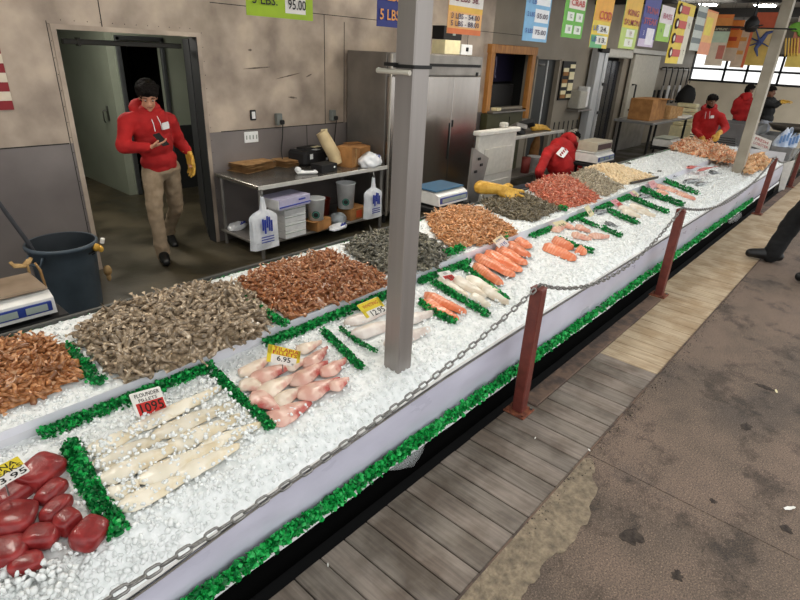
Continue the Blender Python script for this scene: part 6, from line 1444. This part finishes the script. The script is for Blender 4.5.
def fillet(name, p0, p1, W, T, m, label, cat, group, seed=0, head=0.55, tail=0.25, lift=0.004, arch=0.0, skin=None, fn=None, roll=0.0):
    fn = fn or onlow
    W *= WK.get(name, 1.0); a, b = fn(*p0), fn(*p1); L_ = (b - a).length; yaw = math.atan2(b.y - a.y, b.x - a.x); pit = math.asin((b.z - a.z) / L_)
    mb = MB(); nx, ny = 26, 10; top = []; bot = []
    def prof(u):
        h_ = math.sin(min(1, u / 0.22) * PI / 2) ** 0.6 if u < 0.22 else 1 - (1 - tail) * ((u - 0.22) / 0.78) ** 1.6
        e = math.sin(min(1, (1 - u) / 0.08) * PI / 2) ** 0.5
        return max(0.02, (head + (1 - head) * h_) * h_ * e)
    for j in range(ny + 1):
        for i in range(nx + 1):
            u = i / nx; v = -1 + 2 * j / ny; w_ = prof(u) * W / 2
            y = v * w_ * (1 + 0.10 * nz(u * 5, v, seed)) + 0.008 * nz(u * 3, seed, 1)
            z = T * (1 - abs(v) ** 2.4) * (0.45 + 0.55 * prof(u)) * (1 + 0.25 * nz(u * 6, v * 2, seed + 4)) + arch * math.sin(PI * u) + 0.002
            top.append(Vector((-L_ / 2 + L_ * u, y, z))); bot.append(Vector((-L_ / 2 + L_ * u, y, -0.001 + arch * 0.7 * math.sin(PI * u))))
    k = nx + 1; q = [(j * k + i, j * k + i + 1, (j + 1) * k + i + 1, (j + 1) * k + i) for j in range(ny) for i in range(nx)]
    mb.add(top, q, 0, True); mb.add(bot, [f[::-1] for f in q], 1 if skin else 0, True)
    rim = [(i, i + 1) for i in range(nx)]; N_ = len(top); o_ = len(mb.v) - 2 * N_
    for i in range(nx):
        for j in (0, ny):
            mb.f.append((o_ + j * k + i, o_ + j * k + i + 1, o_ + N_ + j * k + i + 1, o_ + N_ + j * k + i)); mb.m.append(1 if skin else 0); mb.s.append(True)
    for j in range(ny):
        for i in (0, nx):
            mb.f.append((o_ + j * k + i, o_ + (j + 1) * k + i, o_ + N_ + (j + 1) * k + i, o_ + N_ + j * k + i)); mb.m.append(0); mb.s.append(True)
    me = mb.mesh(name, [m, skin] if skin else [m]); o = bpy.data.objects.new(name, me); COL.objects.link(o)
    o.location = (a + b) / 2 + Vector((0, 0, lift)); o.rotation_euler = (roll, -pit, yaw)
    return tag(o, label, cat, group)
FL = [((84, 456), (150, 424), .055), ((128, 433), (212, 396), .055), ((160, 420), (222, 390), .045), ((88, 470), (172, 432), .055), ((150, 440), (236, 404), .06),
      ((96, 486), (178, 448), .06), ((160, 452), (250, 414), .06), ((106, 500), (140, 484), .05), ((136, 486), (226, 444), .062), ((196, 452), (262, 424), .05), ((116, 512), (192, 476), .055), ((176, 480), (240, 448), .05)]
for i, (a, b, W) in enumerate(FL):
    fillet('flounder_fillet', a, b, W, .020, M_flo, 'long creamy white flounder fillet under loose ice behind the near chain', 'fish fillet', 'flounder fillets', i, head=.7, tail=.45, lift=.004 + .005 * (i % 3))
TL = [((240, 378), (272, 358), .06, 1), ((250, 384), (294, 366), .075, 0), ((240, 386), (268, 394), .065, 1), ((258, 400), (296, 380), .07, 1), ((268, 409), (306, 388), .07, 1), ((290, 388), (328, 364), .075, 0), ((298, 402), (340, 382), .08, 0),
      ((252, 398), (280, 416), .07, 0), ((266, 426), (312, 402), .085, 0), ((304, 370), (328, 350), .06, 0), ((322, 380), (346, 362), .06, 0), ((330, 394), (349, 383), .05, 0), ((296, 354), (322, 343), .055, 1), ((284, 372), (308, 362), .05, 1)]
for i, (a, b, W, kd) in enumerate(TL):
    fillet('tilapia_fillet', a, b, W, .024, M_til2 if kd else M_til, ('pale cream' if kd else 'pink red centred') + ' tilapia fillet in the green edged bay with the yellow tag', 'fish fillet', 'pale tilapia fillets' if kd else 'pink tilapia fillets', i + 20, head=.6, tail=.25, lift=.005 + .006 * (i % 4) , arch=.006)
for i, (a, b, W) in enumerate([((344, 326), (392, 309), .08), ((350, 338), (402, 322), .09), ((384, 347), (430, 330), .085), ((396, 325), (434, 314), .08)]):
    fillet('white_fish_fillet', a, b, W, .035, M_whi, 'large greyish white fish fillet lying behind the grey column', 'fish fillet', 'white fillets at the column', i + 40, head=.7, tail=.4, lift=.006)
M_skin = plain('salmon_skin', '#3c3b3c', rough=0.3)
for i, (a, b, W) in enumerate([((424, 296), (466, 316), .085), ((422, 303), (458, 323), .08)]):
    fillet('salmon_fillet', a, b, W, .035, M_sal, 'bright orange salmon fillet in the first pair right of the column', 'fish fillet', 'first pair of salmon fillets', i + 50, head=.8, tail=.55, skin=M_skin, lift=.012)
for i, (a, b, W) in enumerate([((438, 281), (468, 300), .08), ((452, 280), (486, 299), .09), ((466, 279), (502, 298), .09), ((470, 298), (490, 309), .06), ((482, 291), (508, 306), .07)]):
    fillet('cream_fish_fillet', a, b, W, .04, M_cre, 'thick cream white fillet between two orange salmon bays', 'fish fillet', 'cream white fillets', i + 60, head=.8, tail=.5, lift=.010)
for i, (a, b, W) in enumerate([((473, 267), (502, 287), .085), ((475, 259), (514, 280), .10), ((485, 255), (521, 275), .10), ((496, 251), (526, 268), .10), ((507, 247), (529, 260), .10), ((516, 243), (530, 251), .10)]):
    fillet('salmon_fillet', a, b, W, .045, M_sal, 'orange salmon fillet in the largest salmon pile by the nearest post', 'fish fillet', 'largest pile of salmon fillets', i + 70, head=.85, tail=.6, skin=M_skin, lift=.010 + .012 * (i > 0))
for i, (a, b, W) in enumerate([((543, 248), (575, 262), .11), ((552, 242), (572, 251), .10), ((576, 252), (585, 256), .08)]):
    fillet('salmon_fillet', a, b, W, .06, M_sal, 'orange salmon fillet in the small group sunk in ice beyond the nearest post', 'fish fillet', 'small group of salmon fillets', i + 80, head=.85, tail=.7, skin=M_skin, lift=.008)
for i, (a, b, W) in enumerate([((571, 236), (591, 242), .10), ((588, 238), (609, 239), .09), ((552, 233), (564, 229), .08), ((575, 228), (590, 234), .08), ((562, 226), (574, 231), .08)]):
    fillet('pink_fish', a, b, W, .04, M_pnk, 'pinkish fish half buried in ice beyond the small salmon group', 'fish', 'pinkish fish in ice', i + 90, tail=.3, lift=.012)
for i, (a, b, W) in enumerate([((652, 186), (672, 192), .12), ((664, 189), (686, 197), .12), ((676, 194), (695, 201), .12), ((656, 192), (668, 196), .1), ((646, 183), (660, 188), .1)]):
    fillet('pink_fillet', a, b, W, .04, M_pnk, 'pale pink fillet between the two farthest garnish strips', 'fish fillet', 'far pink fillets', i + 95, tail=.5, lift=.01)
for i, (a, b, W) in enumerate([((618, 208), (636, 214), .14), ((630, 206), (648, 213), .14), ((636, 212), (655, 218), .12), ((622, 212), (640, 219), .12)]):
    fillet('cream_fillet', a, b, W, .04, M_cre, 'cream fillet in ice in front of the far bright green garnish', 'fish fillet', 'far cream fillets', i + 100, tail=.5, lift=.01)
# whole silver fish
M_silver = mat('silver_fish', '#5a5e60', '#a9adad', scale=20, rough=0.25, metal=0.3, lo=.35, hi=.6)
def fish(p0, p1, W, label, group=None, fn=onlow, m=None):
    a, b = fn(*p0), fn(*p1); L_ = (b - a).length; yaw = math.atan2(b.y - a.y, b.x - a.x)
    t = thing('whole_fish', label, 'fish', (a + b) / 2 + Vector((0, 0, W * .22)), group)
    mb = MB(); pts = []; rr = []
    for i in range(13):
        u = i / 12; pts.append(Vector((-L_ / 2 + L_ * .86 * u, 0.03 * L_ * math.sin(u * 3), 0))); rr.append(max(.004, W / 2 * math.sin(min(1, u * 2.4 + .1) * PI / 2) * (1 - .85 * max(0, (u - .4) / .6) ** 1.3)))
    mb.tube(pts, rr, n=10, flat=0.55)
    R = rotm(0, 0, yaw); off = (a + b) / 2 + Vector((0, 0, W * .22))
    def place(q): 
        q.v = [tuple(R @ Vector(v) + off) for v in q.v]; return q
    place(mb).build('body', m or M_silver, t)
    q = MB(); e = pts[-1]; q.prism([e + Vector((0, 0, .001)), e + Vector((L_ * .15, W * .45, .001)), e + Vector((L_ * .10, 0, .001)), e + Vector((L_ * .15, -W * .45, .001))], (0, 0, .003)); place(q).build('tail_fin', m or M_silver, t)
    q = MB(); q.ball((-L_ * .40, 0, W * .2), W * .09, n=1); place(q).build('eye', M_black, t)
    return t
fish((594, 215), (610, 212), .10, 'curled silver fish on ice beside the two dark garnish strips', 'silver fish')
fish((604, 224), (618, 229), .09, 'small silver fish on ice between two dark garnish strips')
fish((638, 199), (653, 197), .11, 'grey fish on ice left of the thick far garnish strip')
fish((655, 199), (668, 200), .10, 'grey fish on ice touching the thick far garnish strip')
fish((683, 184), (704, 181), .12, 'long grey fish on the far ice above the farthest garnish strip')
fish((696, 186), (709, 184), .10, 'small grey fish on the far ice right of the long grey one')
fish((664, 176), (676, 179), .13, 'black and white fish at the lip near the farthest garnish strip')
M_redf = mat('red_fish', '#a83a34', '#cf6f66', scale=20, rough=0.3)
fish((687, 169), (698, 168), .10, 'small red fish on the far white ice', fn=onup, m=M_redf)
fish((697, 172), (716, 168), .08, 'thin pinkish red fish on the far ice before the crabs', fn=onup, m=M_redf)
fish((708, 173), (721, 176), .12, 'dark grey fish on the ice left of the far column', fn=onup)
dk = [g_.mesh('stray_shrimp', sm_('dark_shrimp', '#3f3e35', '#6f6b5c', '#8c8672')) for g_ in geos(.10, .016, CUR, 131)]
for i, (px, lb) in enumerate([((617, 165), 'brown stray shrimp on white ice behind the scallops, leftmost of the strays'), ((628, 163), 'stray dark shrimp on the far white ice, second from left'), ((635, 170), 'stray dark shrimp on white ice in the middle behind the scallops'),
                              ((651, 173), 'stray brown shrimp on ice at the right end of the scallops'), ((660, 171), 'stray dark shrimp on ice, rightmost of the strays')]):
    o = bpy.data.objects.new('stray_shrimp', dk[i % 5]); COL.objects.link(o); o.location = onup(*px, .015); o.rotation_euler = (0, 0, i * 1.3); tag(o, lb, 'shrimp')
bpy.data.scenes.remove(TS)
